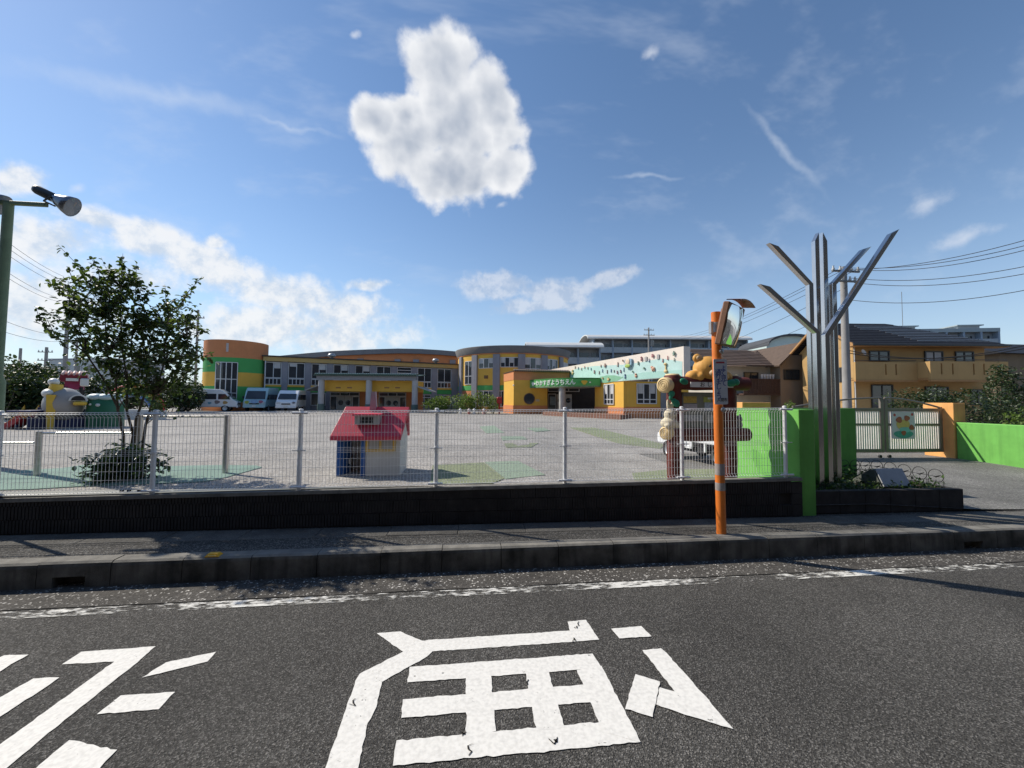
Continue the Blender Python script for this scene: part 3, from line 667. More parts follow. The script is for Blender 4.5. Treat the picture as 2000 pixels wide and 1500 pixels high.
for pix, y, tip in (([(1591, 935), (1580, 556), (1512, 484)], .20, -1), ([(1636, 935), (1626, 556), (1686, 490)], .20, 1),
                    ([(1604, 935), (1592, 470)], .36, 1), ([(1621, 935), (1607, 470)], .36, -1),
                    ([(1602, 940), (1594, 650), (1496, 563)], -.04, -1), ([(1621, 940), (1611, 655), (1740, 458)], -.04, 1)):
    TIP = tip; base = S(*pix[0], y); pts_ = [Vector((base.x, y, -.1))]; x_ = None
    for q in pix[1:]:
        h_ = S(*q, y); pts_.append(Vector((h_.x if (len(pts_) > 1) else base.x*.0+h_.x, y, h_.z)))
    xm = (pts_[0].x+pts_[1].x)/2; pts_[0].x = xm; sh = xm-pts_[1].x
    for p_ in pts_[1:]: p_.x += sh
    stube(pts_)
# ================================================================== mirror pole with sign
orange_p = mat('pole_orange', (.75, .20, .03), .42, .10, 6, .05, 60, dirt=.15)
pb0 = on_z(1409, 1041, SW); pt = on_y(1398, 610, pb0.y)
mp = thing('mirror_pole', 'orange steel pole with traffic mirror at the back of the kerb', 'pole', (pb0.x, pb0.y, SW))
top = Vector((pt.x-pb0.x, 0, pt.z-SW)); PL = lambda z: Vector((top.x*z/top.z, 0, z))
MB().cyl((0, 0, -.03), top, .066, n=24).build('pole_tube', orange_p, mp)
stick = mat('pole_sticker', (.33, .29, .27), .7, .2, 12)
for y0, y1 in ((905, 927), (942, 957)):
    z0, z1 = loc_hit(mp, 1405, y1, y=0).z, loc_hit(mp, 1405, y0, y=0).z; MB().tube([PL(z0), PL(z1)], .0675, 24, False).build('worn_band', stick, mp)
cz = loc_hit(mp, 1400, 638, y=0).z
cl = MB(); cl.tube([PL(cz-.09), PL(cz+.06)], .071, 20, True); pc = PL(cz); cl.box(pc.x-.10, pc.x-.06, -.03, .03, cz-.11, cz+.07)
cl.build('clamp', galv, mp)
for py in (686, 800):
    zc = loc_hit(mp, 1405, py, y=-.07).z; p = PL(zc); MB().lathe([(.0, -.012), (.03, -.010), (.034, 0), (.034, .012)], n=16).M
    b = MB(); b.M = Matrix.Translation((p.x+.03, -.068, zc)) @ Matrix.Rotation(R_(90), 4, 'X'); b.lathe([(.001, .016), (.03, .012), (.036, 0), (.036, -.01)], n=16); b.build('bracket_cap', galv, mp)
# mirror head, hung on the pole: parts of the same pole
mc = loc_hit(mp, 1434, 637, y=-.02); n = Vector((.64, -.77, 0)).normalized()
MM = Matrix.Translation(mc) @ Matrix.Rotation(math.atan2(n.y, n.x)+math.pi/2, 4, 'Z') @ Matrix.Rotation(R_(-2), 4, 'Y') @ Matrix.Rotation(R_(13), 4, 'X')
mw, mh = .80, .62
b = MB(); b.M = MM; b.cbox((0, .055, 0), (mw, .09, mh), .015); b.cbox((0, .12, 0), (mw*.7, .06, mh*.75), .02); mframe = b.build('mirror_back', mat('mirror_brown', (.24, .12, .07), .55, .15, 8), mp)
b = MB(); b.M = MM; nn = 12; vs_ = []; Rr = 1.3
for j in range(nn+1):
    for i in range(nn+1):
        x = (i/nn-.5)*(mw-.05); z = (j/nn-.5)*(mh-.05); vs_.append((x, .02-(math.sqrt(Rr*Rr-x*x-z*z)-Rr+.075), z))
b.add(vs_, [(j*(nn+1)+i, j*(nn+1)+i+1, (j+1)*(nn+1)+i+1, (j+1)*(nn+1)+i) for j in range(nn) for i in range(nn)], True)
b.build('mirror_face', mat('mirror_glass', (.80, .82, .82), .03, .03, 2, metal=1.0), mframe)
b = MB(); b.M = MM
for k in range(8):
    t0, t1 = k/8-.5, (k+1)/8-.5; f = lambda t: mh/2+.06-.18*t*t
    b.add([(t0*mw*1.02, .06, f(t0)), (t1*mw*1.02, .06, f(t1)), (t1*mw*1.02, -.12, f(t1)+.01), (t0*mw*1.02, -.12, f(t0)+.01), (t0*mw*1.02, .06, f(t0)+.012), (t1*mw*1.02, .06, f(t1)+.012), (t1*mw*1.02, -.12, f(t1)+.022), (t0*mw*1.02, -.12, f(t0)+.022)],
          [(0, 1, 2, 3), (4, 7, 6, 5), (0, 4, 5, 1), (2, 6, 7, 3)])
b.build('mirror_hood', mat('hood_brown', (.33, .11, .05), .5, .15, 8), mp)
p0 = PL(cz-.02); MB().tube([p0+Vector((.05, 0, 0)), p0.lerp(mc, .55)+Vector((0, .02, 0)), mc+Vector((-.02, .08, 0))], .028, 10).build('mirror_arm', mat('arm_beige', (.42, .36, .27), .6, .1, 8), mp)
# crossing sign on the pole
sg0 = loc_hit(mp, 1394, 701, y=-.085); sg1 = loc_hit(mp, 1421, 790, y=-.085); w, h = sg1.x-sg0.x, sg0.z-sg1.z
sgn = thing('road_sign', 'narrow grey warning sign with blue writing clamped to the orange pole', 'sign', (pb0.x+(sg0.x+sg1.x)/2, pb0.y-.085, SW+(sg0.z+sg1.z)/2))
b = MB(); b.M = Matrix.Rotation(R_(-1.2), 4, 'Y'); b.prism(rrect(w, h, .02), -.004, .004); b.build('plate', mat('sign_plate', (.56, .58, .60), .45, .05, 6), sgn)
signblue = mat('sign_blue', (.03, .06, .26), .5, .05, 9); signred = mat('sign_red', (.42, .04, .05), .5, .05, 9)
def sgtext(body, size, x, z, m): 
    o = text(body, size, m, sgn, Matrix.Rotation(R_(-1.2), 4, 'Y') @ facing(x, -.0052, z), 'character', .0006, off=.0007); o['kind'] = 'stuff'
b = MB(); b.M = Matrix.Rotation(R_(-1.2), 4, 'Y'); b.box(-w*.32, w*.32, -.0052, -.0042, h*.405, h*.44); b.build('red_bar', signred, sgn)
for i, ch in enumerate('よく見て'): sgtext(ch, .098, w*.22, h*(.285-i*.108), signblue)
for i, ch in enumerate('通りましょう'): sgtext(ch, .098 if ch != 'ょ' else .08, -w*.18, h*(.20-i*.106), signblue)
b = MB(); b.M = Matrix.Rotation(R_(-1.2), 4, 'Y'); b.box(-w*.2, w*.38, -.0052, -.0042, h*-.366, h*-.360); b.build('rule', signblue, sgn)
for i, ch in enumerate('入間市'): sgtext(ch, .055, -w*.2+i*w*.26, -h*.405, black)
# ================================================================== log notice board with bear
logm = mat('log_red', (.115, .022, .016), .65, .25, 7, .5, 30); cream = mat('log_cream', (.78, .60, .32), .7, .08, 9, .3, 40); creamd = mat('log_ring', (.55, .38, .17), .7, .1, 9)
nbp = at(1371, 940, 7.35); NZ = yard_z(nbp.x, nbp.y)
nb_ = thing('notice_board', 'dark red log framed notice board with cream log ends behind the fence', 'notice board', (nbp.x, nbp.y, NZ-.01))
N_ = lambda px, py, y=0: loc_hit(nb_, px, py, y=y)
def log(p0, p1, r, name='log', m=logm, n=18):
    b = MB(); p0, p1 = Vector(p0), Vector(p1); k = 6; pts = [p0.lerp(p1, i/k) for i in range(k+1)]
    b.tube(pts, [r*(1+.05*math.sin(i*2.3+p0.x*5)) for i in range(k+1)], n); return b.build(name, m, nb_)
xl, xr = N_(1317, 850).x, N_(1424, 850).x; ztop_ = N_(1370, 742).z; zlow_ = N_(1370, 846).z
for x in (xl, xr): log((x, 0, -.1), (x, 0, ztop_), .135, 'log_post')
bt = log((N_(1304, 750).x, -.06, ztop_-.07), (N_(1455, 752).x, -.06, ztop_-.07), .13, 'log_beam')
bl = log((N_(1302, 846).x, -.08, zlow_-.02), (N_(1455, 848).x, -.08, zlow_-.02), .125, 'log_beam')
def logend(px, py, r, y, parent):
    c = N_(px, py, y); ax = Vector((-.86, -.51, 0))
    b = MB(); b.M = Matrix.Translation(c) @ Vector((0, 0, 1)).rotation_difference(ax).to_matrix().to_4x4(); b.lathe([(.001, .035), (r*.8, .03), (r, .01), (r, -.10)], n=24); o = b.build('log_end', cream, parent)
    for q in (.25, .5, .75):
        b = MB(); b.M = Matrix.Translation(c) @ Vector((0, 0, 1)).rotation_difference(ax).to_matrix().to_4x4(); b.lathe([(r*q-.006, .034), (r*q, .041), (r*q+.006, .034)], n=24); b.build('growth_ring', creamd, parent)
logend(1297, 752, .145, -.12, bt); logend(1300, 846, .125, -.14, bl)
for px in (1313, 1427):
    p = N_(px, 742); b = MB(); b.lathe([(.155, -.02), (.15, .10), (.12, .115)], (p.x, p.y, ztop_-.03), 20); b.build('stump', logm, nb_)
    b = MB(); b.lathe([(.135, 0), (.12, .03), (.001, .04)], (p.x, p.y, ztop_+.075), 20); b.build('stump_top', cream, nb_)
# plate and letters
pa, pb_ = N_(1349, 746, -.21), N_(1432, 757, -.21)
MB().box(pa.x, pb_.x, -.215, -.19, pb_.z, pa.z).build('name_plate', mat('name_plate', (.72, .70, .67), .6, .04, 6), nb_)
for i, ch in enumerate('おしらせ'):
    p = N_(1372+i*13.5, 751.5, -.217); o = text(ch, .10, black, nb_, facing(p.x, -.2165, p.z), 'character', .0008, off=.001); o['kind'] = 'stuff'
# glass case with papers
ca, cb = N_(1331, 766, -.02), N_(1420, 838, -.02)
MB().box(ca.x, cb.x, -.02, .04, cb.z, ca.z).build('notice_panel', mat('panel_grey', (.25, .26, .22), .7, .08, 4), nb_)
b = MB(); t_ = .025
for q in ((ca.x, cb.x, ca.z-t_, ca.z), (ca.x, cb.x, cb.z, cb.z+t_), (ca.x, ca.x+t_, cb.z, ca.z), (cb.x-t_, cb.x, cb.z, ca.z)): b.box(q[0], q[1], -.045, -.021, q[2], q[3])
b.build('panel_frame', grey_metal, nb_)
for i, (x0_, y0_, x1_, y1_, c_) in enumerate(((1334, 774, 1361, 787, (.55, .40, .10)), (1334, 789, 1362, 800, (.45, .42, .45)), (1374, 775, 1388, 786, (.42, .45, .12)), (1376, 786, 1398, 803, (.42, .48, .55)), (1382, 776, 1395, 780, (.62, .64, .66)), (1336, 810, 1372, 822, (.48, .50, .50)), (1380, 810, 1402, 826, (.50, .50, .46)))):
    a_, c2_ = N_(x0_, y0_, -.03), N_(x1_, y1_, -.03); MB().box(a_.x, c2_.x, -.027-.002*i, -.0255-.002*i, c2_.z, a_.z).build('pinned_paper', mat('paper%d' % i, c_, .8, .25, 25), nb_)
lg = mat('leaf_green', (.02, .20, .11), .45, .15, 8)
for px, py, rx, rz, tl in ((1336, 745, .085, .06, 20), (1429, 748, .11, .07, -10), (1438, 746, .07, .06, 30), (1312, 769, .06, .06, 40), (1316, 783, .05, .05, 0), (1321, 788, .065, .075, -20), (1310, 776, .035, .06, 10)):
    p = N_(px, py, -.24 if py < 765 else -.18); b = MB(); b.ell(p, (rx, .035, rz), 12, 8, Matrix.Rotation(R_(tl), 3, 'Y')); b.build('leaf', lg, nb_)
# bear, rabbit and a small grey animal sitting on the logs
def figure(name, label, cat, px, py, ydepth, m, parts):
    p = MW[nb_.name] @ N_(px, py, ydepth); t = thing(name, label, cat, (p.x, p.y, p.z)); return t
bm_ = mat('bear_yellow', (.70, .36, .08), .6, .08, 6, .15, 60); muz = mat('bear_muzzle', (.62, .44, .25), .6, .06, 6)
br = figure('bear_statue', 'yellow painted bear statue leaning over the top log of the notice board', 'statue', 1382, 741, -.02, bm_, 0)
body = MB(); 
for c_, r_ in (((0, -.02, .20), (.285, .24, .245)), ((-.215, -.02, .40), (.095, .06, .09)), ((.21, -.02, .40), (.095, .06, .09)), ((-.33, -.04, .05), (.13, .13, .115)), ((.33, -.04, .05), (.13, .13, .115)), ((0, .22, .02), (.26, .2, .22)), ((-.24, -.13, .035), (.085, .09, .075)), ((.24, -.13, .035), (.085, .09, .075))): body.ell(c_, r_, 20, 12)
o = body.build('bear_body', bm_, br); md = o.modifiers.new('remesh', 'REMESH'); md.mode = 'VOXEL'; md.voxel_size = .018; md.use_smooth_shade = True; sm_ = o.modifiers.new('smooth', 'SMOOTH'); sm_.iterations = 6
MB().ell((.02, -.235, .11), (.135, .09, .08), 18, 10).build('muzzle', muz, br); MB().ell((.02, -.32, .155), (.034, .022, .024), 12, 8).build('nose', black, br)
for s in (-.10, .13): MB().ell((s, -.235, .235), (.016, .012, .026), 10, 8).build('eye', black, br)
for s in (-.215, .21): MB().ell((s, -.07, .40), (.05, .025, .047), 12, 8).build('inner_ear', muz, br)
rbm = mat('rabbit_cream', (.66, .58, .42), .7, .07, 8, .2, 60)
rb = figure('rabbit_statue', 'cream rabbit statue sitting on the lower log of the notice board', 'statue', 1307, 836, -.10, rbm, 0)
body = MB()
for c_, r_, tl in (((0, 0, .09), (.16, .14, .11), 0), ((.02, 0, .25), (.115, .105, .11), 0), ((-.015, .0, .42), (.034, .03, .12), -6), ((.055, .0, .40), (.036, .03, .115), 12), ((.15, -.05, .05), (.07, .06, .05), 0), ((-.08, -.10, .05), (.06, .06, .045), 0)): body.ell(c_, r_, 18, 12, Matrix.Rotation(R_(tl), 3, 'Y'))
o = body.build('rabbit_body', rbm, rb); md = o.modifiers.new('remesh', 'REMESH'); md.mode = 'VOXEL'; md.voxel_size = .013; md.use_smooth_shade = True; sm_ = o.modifiers.new('smooth', 'SMOOTH'); sm_.iterations = 4
for s in (-.05, .06): MB().ell((s, -.098, .27), (.012, .01, .018), 8, 6).build('eye', black, rb)
sq = figure('animal_statue', 'small grey animal statue on the right log beside the green wall', 'statue', 1440, 836, -.06, rbm, 0); gq = mat('grey_figure', (.20, .18, .17), .7, .1, 8)
body = MB()
for c_, r_ in (((0, 0, .06), (.10, .09, .09)), ((.01, -.02, .17), (.075, .07, .07)), ((-.04, 0, .24), (.025, .02, .03)), ((.06, 0, .24), (.025, .02, .03)), ((-.10, .05, .12), (.05, .05, .10))): body.ell(c_, r_, 14, 10)
o = body.build('animal_body', gq, sq); md = o.modifiers.new('remesh', 'REMESH'); md.mode = 'VOXEL'; md.voxel_size = .012; md.use_smooth_shade = True
# ================================================================== small flatbed truck
TZ = .46
w0 = on_z(1402, 915, TZ); w1 = on_z(1304, 893, TZ); dv = (w1-w0); WB = 1.92; tr = math.atan2(dv.y, dv.x)-math.pi/2
tk = thing('flatbed_truck', 'small white flatbed truck parked behind the log notice board', 'truck', (w0.x, w0.y, yard_z(w0.x, w0.y)-.0), tr)
WB = dv.length
dark = mat('chassis', (.03, .03, .032), .7, .2, 9)
ch = MB(); ch.box(.15, .30, -.7, WB+.7, .42, .56); ch.box(1.05, 1.2, -.7, WB+.7, .42, .56); ch.box(.1, 1.25, .6, WB-.5, .30, .60); ch.box(.0, 1.35, -.06, .06, .24, .30); ch.build('chassis', dark, tk)
bd = MB(); bd.box(-.02, 1.38, -.80, WB-1.10, .60, .66); bd.build('bed_floor', white_car, tk)
for q in ((-.03, .0, -.80, WB-1.10, .61, .90), (1.36, 1.39, -.80, WB-1.10, .61, .90), (-.03, 1.39, -.84, -.805, .61, .90), (-.03, 1.39, WB-1.095, WB-1.06, .61, 1.15)): MB().cbox(((q[0]+q[1])/2, (q[2]+q[3])/2, (q[4]+q[5])/2), (q[1]-q[0], q[3]-q[2], q[5]-q[4]), .006).build('bed_side', white_car, tk)
fl = MB(); fl.box(-.02, .03, .42, .47, .36, .60); fl.box(-.02, .03, .95, 1.25, .40, .46); fl.box(-.02, .03, .95, 1.0, .40, .6); fl.box(-.02, .03, 1.2, 1.25, .40, .6); fl.build('side_guard', white_car, tk)
cab = MB(); cab.prism([(WB-1.05, .42), (WB+.50, .42), (WB+.56, .55), (WB+.52, .74), (WB-.30, .86), (WB-.52, 1.50), (WB-.60, 1.56), (WB-1.0, 1.56), (WB-1.05, 1.50)], .0, 1.36, 'x'); cab.build('cab', white_car, tk, bev=.03)
gl = MB(); gl.prism([(WB-.98, .95), (WB-.42, .95), (WB-.60, 1.46), (WB-.98, 1.46)], -.006, -.002, 'x'); gl.build('side_window', glass_dark, tk)
gl = MB(); gl.add([(.10, WB-.33, .96), (1.26, WB-.33, .96), (1.22, WB-.505, 1.48), (.14, WB-.505, 1.48)], [(0, 1, 2, 3)]); gl.build('windscreen', glass_dark, tk)
def wheel(parent, c, r, w, side):
    t = MB(); t.M = Matrix.Translation(c) @ Matrix.Rotation(R_(90)*side, 4, 'Y'); t.lathe([(r*.62, -w/2), (r*.92, -w/2), (r, -w*.35), (r, w*.35), (r*.92, w/2), (r*.62, w/2)], n=28); wo = t.build('wheel', tyre_m, parent)
    t = MB(); t.M = Matrix.Translation(c) @ Matrix.Rotation(R_(90)*side, 4, 'Y'); t.lathe([(r*.62, w*.42), (r*.55, w*.35), (r*.50, w*.1), (r*.3, w*.12), (r*.28, w*.3), (.001, w*.32)], n=24); t.build('rim', mat('rim_silver', (.62, .62, .62), .35, .08, 10, metal=.4), wo)
    return wo
for y in (0, WB):
    wheel(tk, (.07, y, .27), .27, .15, -1); wheel(tk, (1.29, y, .27), .27, .15, 1)
for y in (-.84,): MB().box(.05, .25, y-.02, y, .5, .58).build('tail_light', mat('tail_red', (.4, .02, .02), .3, .1, 9), tk); MB().box(1.1, 1.3, y-.02, y, .5, .58).build('tail_light', mat('tail_red', (.4, .02, .02)), tk)
# ================================================================== toy playhouse
hp = on_z(656, 930, PG); hq = on_z(779, 930, PG)
ph_ = thing('playhouse', 'plastic toy playhouse with red roof, blue door and yellow window', 'playhouse', (hp.x, hp.y, PG-.015))
HW = hq.x-hp.x; HD = .74; he = loc_hit(ph_, 700, 849, y=0).z; hr_ = loc_hit(ph_, 725, 794, y=HD/2).z
pw = mat('plastic_white', (.62, .62, .60), .5, .05, 4, .1, 40, dirt=.10); prd = mat('plastic_red', (.62, .055, .095), .45, .10, 3, .1, 40); pbl = mat('plastic_blue', (.02, .10, .34), .45, .08, 4); pye = mat('plastic_yellow', (.62, .40, .07), .5, .08, 4); pgr = mat('plastic_grey', (.40, .40, .39), .5, .06, 4)
xf = lambda px: loc_hit(ph_, px, 900, y=0).x; zf_ = lambda py: loc_hit(ph_, 720, py, y=0).z
d0, d1, dz = xf(660), xf(711), zf_(855)
wl_ = MB(); wl_.box(0, d0, 0, .05, 0, he); wl_.box(d1, HW, 0, .05, 0, he); wl_.box(d0, d1, 0, .05, dz, he); wl_.build('front_wall', pw, ph_)
MB().box(0, HW, HD-.05, HD, 0, he).build('back_wall', pw, ph_)
for x in (0, HW-.05):
    b = MB(); b.prism([(.05, 0), (HD-.05, 0), (HD-.05, he), (HD/2, hr_-.06), (.05, he)], x, x+.05, 'x'); b.build('side_wall', pw, ph_)
MB().box(d0, d1, .05, HD-.05, 0.0, .03).build('house_floor', pgr, ph_)
k = .05
df = MB(); df.box(d0-.02, d0+k, -.025, -.002, 0, dz+.03); df.box(d1-k, d1+.02, -.025, -.002, 0, dz+.03); df.box(d0+k, d1-k, -.025, -.002, dz-.05, dz+.03); df.build('door_frame', pbl, ph_)
b = MB(); b.M = Matrix.Translation((d0+.05, 0, 0)) @ Matrix.Rotation(R_(78), 4, 'Z'); b.cbox((.17, 0, dz*.47), (.32, .035, dz*.86), .01); dr = b.build('door', pbl, ph_)
b = MB(); b.M = Matrix.Translation((d0+.05, 0, 0)) @ Matrix.Rotation(R_(78), 4, 'Z'); b.cbox((.25, -.03, dz*.35), (.05, .04, .10), .01); b.build('handle', pw, dr)
wx0, wx1, wz0, wz1 = xf(714), xf(772), zf_(882), zf_(849)
b = MB(); kk = .045
for q in ((wx0, wx1, wz0, wz0+kk), (wx0, wx1, wz1-kk, wz1), (wx0, wx0+kk, wz0+kk, wz1-kk), (wx1-kk, wx1, wz0+kk, wz1-kk), ((wx0+wx1)/2-.02, (wx0+wx1)/2+.02, wz0+kk, wz1-kk)): b.box(q[0], q[1], -.035, -.002, q[2], q[3])
b.build('window_frame', pye, ph_); MB().box(wx0+kk, wx1-kk, -.012, -.002, wz0+kk, wz1-kk).build('window_panel', pgr, ph_)
ov = .10
for s, nm in ((0, 'roof_panel'), (1, 'roof_panel')):
    ye, yr = (-ov, HD/2) if s == 0 else (HD+ov, HD/2); ze = he-.02; zr = hr_
    b = MB(); x0_, x1_ = -.09, HW+.03; xr0, xr1 = .02, HW+.09
    b.add([(x0_, ye, ze), (x1_, ye, ze), (xr1, yr, zr), (xr0, yr, zr), (x0_, ye, ze-.075), (x1_, ye, ze-.075), (xr1, yr, zr-.08), (xr0, yr, zr-.08)], [(0, 1, 2, 3), (7, 6, 5, 4), (0, 4, 5, 1), (1, 5, 6, 2), (3, 7, 4, 0), (2, 6, 7, 3)]); b.build(nm, prd, ph_, bev=.008)
dm0 = loc_hit(ph_, 693, 829, y=.02); dm1 = loc_hit(ph_, 741, 812, y=.02)
dmr = MB(); dmr.box(dm0.x, dm1.x, .0, .06, dm0.z, dm1.z); dmr.prism([(.06, dm0.z), (.06, dm1.z), (.36, dm1.z+.02)], dm0.x, dm1.x, 'x'); dmo = dmr.build('dormer', pgr, ph_)
MB().prism([(-.04, dm1.z+.002), (-.04, dm1.z+.03), (.42, dm1.z+.05), (.42, dm1.z+.02)], dm0.x-.03, dm1.x+.03, 'x').build('dormer_roof', prd, dmo)
w_ = dm1.x-dm0.x; h_ = dm1.z-dm0.z
for i in range(3):
    for j in range(2): x = dm0.x+w_*(.24+i*.18); z = dm0.z+h_*(.16+j*.36); MB().box(x, x+w_*.155, -.008, .002, z, z+h_*.31).build('dormer_pane', black, dmo)
ch0 = loc_hit(ph_, 731, 797, y=HD/2+.05)
b = MB(); zc0, zc1 = hr_-.08, loc_hit(ph_, 730, 765, y=HD/2).z; b.tube([(ch0.x, HD/2, zc0), (ch0.x, HD/2, zc1)], [.085, .055], 4, True, False, up=(1, .0, 0)); b.build('chimney', mat('plastic_mauve', (.40, .33, .36), .5, .06, 4), ph_)
# ================================================================== pull-up bars
bs = mat('bar_steel', (.55, .54, .52), .3, .1, 10, metal=.9)
cA, cB, cC = on_z(72, 930, PG), on_z(263, 913, PG), on_z(440, 925, PG)
cB = cA.lerp(cC, .52)
hb = thing('pull_up_bars', 'low steel gymnastics bars of stepped heights on the green mat', 'exercise bar', (cA.x, cA.y, PG))
ob = [Vector((0, 0, 0)), Vector((cB.x-cA.x, cB.y-cA.y, 0)), Vector((cC.x-cA.x, cC.y-cA.y, 0))]; hA = loc_hit(hb, 72, 846, y=0).z; hC = on_y(440, 814, cC.y).z-PG
for p, h in ((ob[0], hA), (ob[1], hC), (ob[2], hC)): MB().cyl((p.x, p.y, -.2), (p.x, p.y, h+.03), .045, n=16).build('post', bs, hb)
lf_ = ob[0]-(ob[1]-ob[0])
for p, q, h in ((lf_, ob[0], hA-.16), (ob[0], ob[1], hA), (ob[1], ob[2], hC)): MB().cyl((p.x, p.y, h), (q.x, q.y, h), .017, n=12).build('bar', bs, hb)
MB().cyl((lf_.x, lf_.y, -.2), (lf_.x, lf_.y, hA-.13), .045, n=16).build('post', bs, hb)
# ================================================================== tree and bush by the fence
tb = on_z(250, 952, PG); tb.y = 7.15; tb.x = on_y(250, 952, 7.15).x
tree = thing('garden_tree', 'small multi-stemmed broadleaf tree growing beside the white fence', 'tree', (tb.x, tb.y, PG))
TP = lambda px, py, dy=0: loc_hit(tree, px, py, y=dy)
stems = [([(238, 960), (240, 900), (241, 850), (232, 800), (222, 740), (215, 690), (205, 620)], -.05), ([(252, 960), (250, 900), (255, 850), (248, 800), (246, 740), (242, 680), (235, 560)], .08), ([(272, 960), (276, 890), (285, 830), (300, 770), (318, 710), (325, 640)], .0), ([(246, 905), (262, 865), (268, 820), (285, 770), (290, 700), (300, 640)], .12), ([(232, 800), (200, 745), (170, 690), (150, 620)], -.10), ([(300, 770), (345, 720), (365, 660)], -.1)]
rt = random.Random(11); tips = []; trunkb = MB()
for pix, dy in stems:
    P = [TP(px, py, dy*(i*.5+.3)) for i, (px, py) in enumerate(pix)]; r0 = .029 if len(pix) > 5 else .020
    for p in P[1:-1]: p.x += rt.gauss(0, .012); p.y += rt.gauss(0, .03)
    trunkb.tube(P, [r0*(1-.75*i/(len(P)-1)) for i in range(len(P))], 8); tips += P[2:]
trunkb.build('trunk', bark, tree)
lobes = [(200, 640, 88, 100, .7), (330, 690, 75, 105, .7), (265, 690, 70, 65, .6), (165, 590, 65, 65, .5), (240, 580, 50, 75, .4), (350, 640, 42, 60, .4), (292, 768, 78, 36, .5), (200, 700, 45, 45, .4)]
tw = MB(); lp_ = []
def inlobe():
    l = rt.choices(lobes, [a[2]*a[3] for a in lobes])[0]
    while True:
        a, b_, c_ = rt.uniform(-1, 1), rt.uniform(-1, 1), rt.uniform(-1, 1)
        if a*a+b_*b_+c_*c_ < 1: return TP(l[0]+a*l[2], l[1]+b_*l[3], c_*l[4])
for k in range(300):
    t = inlobe(); s = min(tips, key=lambda q: (q-t).length+max(0, q.z-t.z)*2); m = s.lerp(t, .5)+Vector((rt.gauss(0, .05), rt.gauss(0, .05), .05)); tw.tube([s, m, t], [.010, .006, .003], 4, False)
    e = t+Vector((rt.gauss(0, .12), rt.gauss(0, .12), rt.uniform(.0, .25))); tw.tube([t, e], [.003, .0015], 3, False)
    for j in range(14): lp_.append(m.lerp(t, rt.random()) if j < 6 else t.lerp(e, rt.random()))
    for j in range(6): lp_.append(t+Vector((rt.gauss(0, .09), rt.gauss(0, .09), rt.gauss(0, .09))))
shoots = [((190, 560), (113, 478)), ((195, 560), (175, 500)), ((235, 570), (240, 495)), ((262, 600), (266, 512)), ((140, 640), (75, 603)), ((150, 600), (92, 548)), ((330, 620), (322, 556)), ((345, 610), (395, 540)), ((215, 580), (205, 535)), ((160, 570), (130, 520)), ((360, 660), (408, 645)), ((370, 690), (412, 700)), ((130, 680), (85, 610)), ((350, 600), (365, 575)), ((280, 600), (290, 570)), ((100, 650), (70, 600))]
for a, b_ in shoots:
    dy = rt.uniform(-.3, .3); p, q = TP(*a, dy), TP(*b_, dy+rt.uniform(-.1, .1)); m = p.lerp(q, .5)+Vector((rt.gauss(0, .03), 0, .03)); tw.tube([p, m, q], [.007, .005, .002], 4, False)
    for j in range(26): f = rt.random()**.8; c_ = p.lerp(m, f*2) if f < .5 else m.lerp(q, f*2-1); lp_.append(c_+Vector((rt.gauss(0, .02), rt.gauss(0, .02), rt.gauss(0, .02))))
tw.build('branches', bark, tree, kind='stuff', fix=False)
leafg = leaf_mat('tree_leaf', (.024, .050, .016), (.095, .125, .040), .40, .38)
leaves('crown', lp_, leafg, tree, 'stuff', world=False, size=(.055, .105), wid=.56, droop=.35, seed=2)
bp = on_y(240, 955, 6.95); bush = thing('leafy_bush', 'glossy leaved low bush at the foot of the small tree', 'bush', (bp.x, 6.95, PG))
bpts = []; stm = MB()
for k in range(62):
    a = rt.uniform(0, 6.28); r_ = abs(rt.gauss(0, .36)); e = Vector((math.cos(a)*min(r_, .64), math.sin(a)*min(r_, .45)*.8, rt.uniform(.18, .56)*(1.05-.45*min(1, r_/.8)))); stm.tube([(e.x*.25, e.y*.25, -.05), (e.x*.6, e.y*.6, e.z*.6), tuple(e)], [.008, .006, .003], 4, False)
    for j in range(26): f = rt.uniform(.3, 1.08); bpts.append((e.x*f+rt.gauss(0, .06), e.y*f+rt.gauss(0, .06), max(.02, e.z*f+rt.gauss(0, .06))))
stm.build('stems', bark, bush, kind='stuff', fix=False)
leaves('foliage', bpts, leaf_mat('bush_leaf', (.018, .045, .016), (.06, .10, .035), .15, .22), bush, 'stuff', world=False, size=(.08, .15), wid=.42, droop=.15, seed=8)
# ================================================================== floodlight pole at the left
lpb = at(0, 900, 7.3); lamp = thing('floodlight_pole', 'pale green pole with two silver floodlights on a cross arm', 'floodlight', (lpb.x, lpb.y, PG))
lpm = mat('pole_green', (.20, .26, .15), .6, .15, 5, .1, 40, dirt=.15); LA = lambda px, py, y=0: loc_hit(lamp, px, py, y=y)
zt_ = LA(12, 398).z; xo = (LA(10, 420).x+LA(-2, 780).x)/2
b = MB(); b.tube([(xo-.02, 0, -.3), (xo-.02, 0, LA(0, 745).z), (xo-.02, 0, LA(0, 733).z), (xo, 0, zt_)], [.12, .12, .08, .072], 20); b.build('pole_tube', lpm, lamp)
MB().cbox(((LA(-95, 403).x+LA(92, 403).x)/2, 0, zt_+.02), (LA(92, 403).x-LA(-95, 403).x, .07, .075), .01).build('cross_arm', lpm, lamp)
lsil = mat('lamp_silver', (.22, .235, .26), .28, .1, 8, metal=.85); ldark = mat('lamp_dark', (.07, .075, .08), .45, .1, 8, metal=.4)
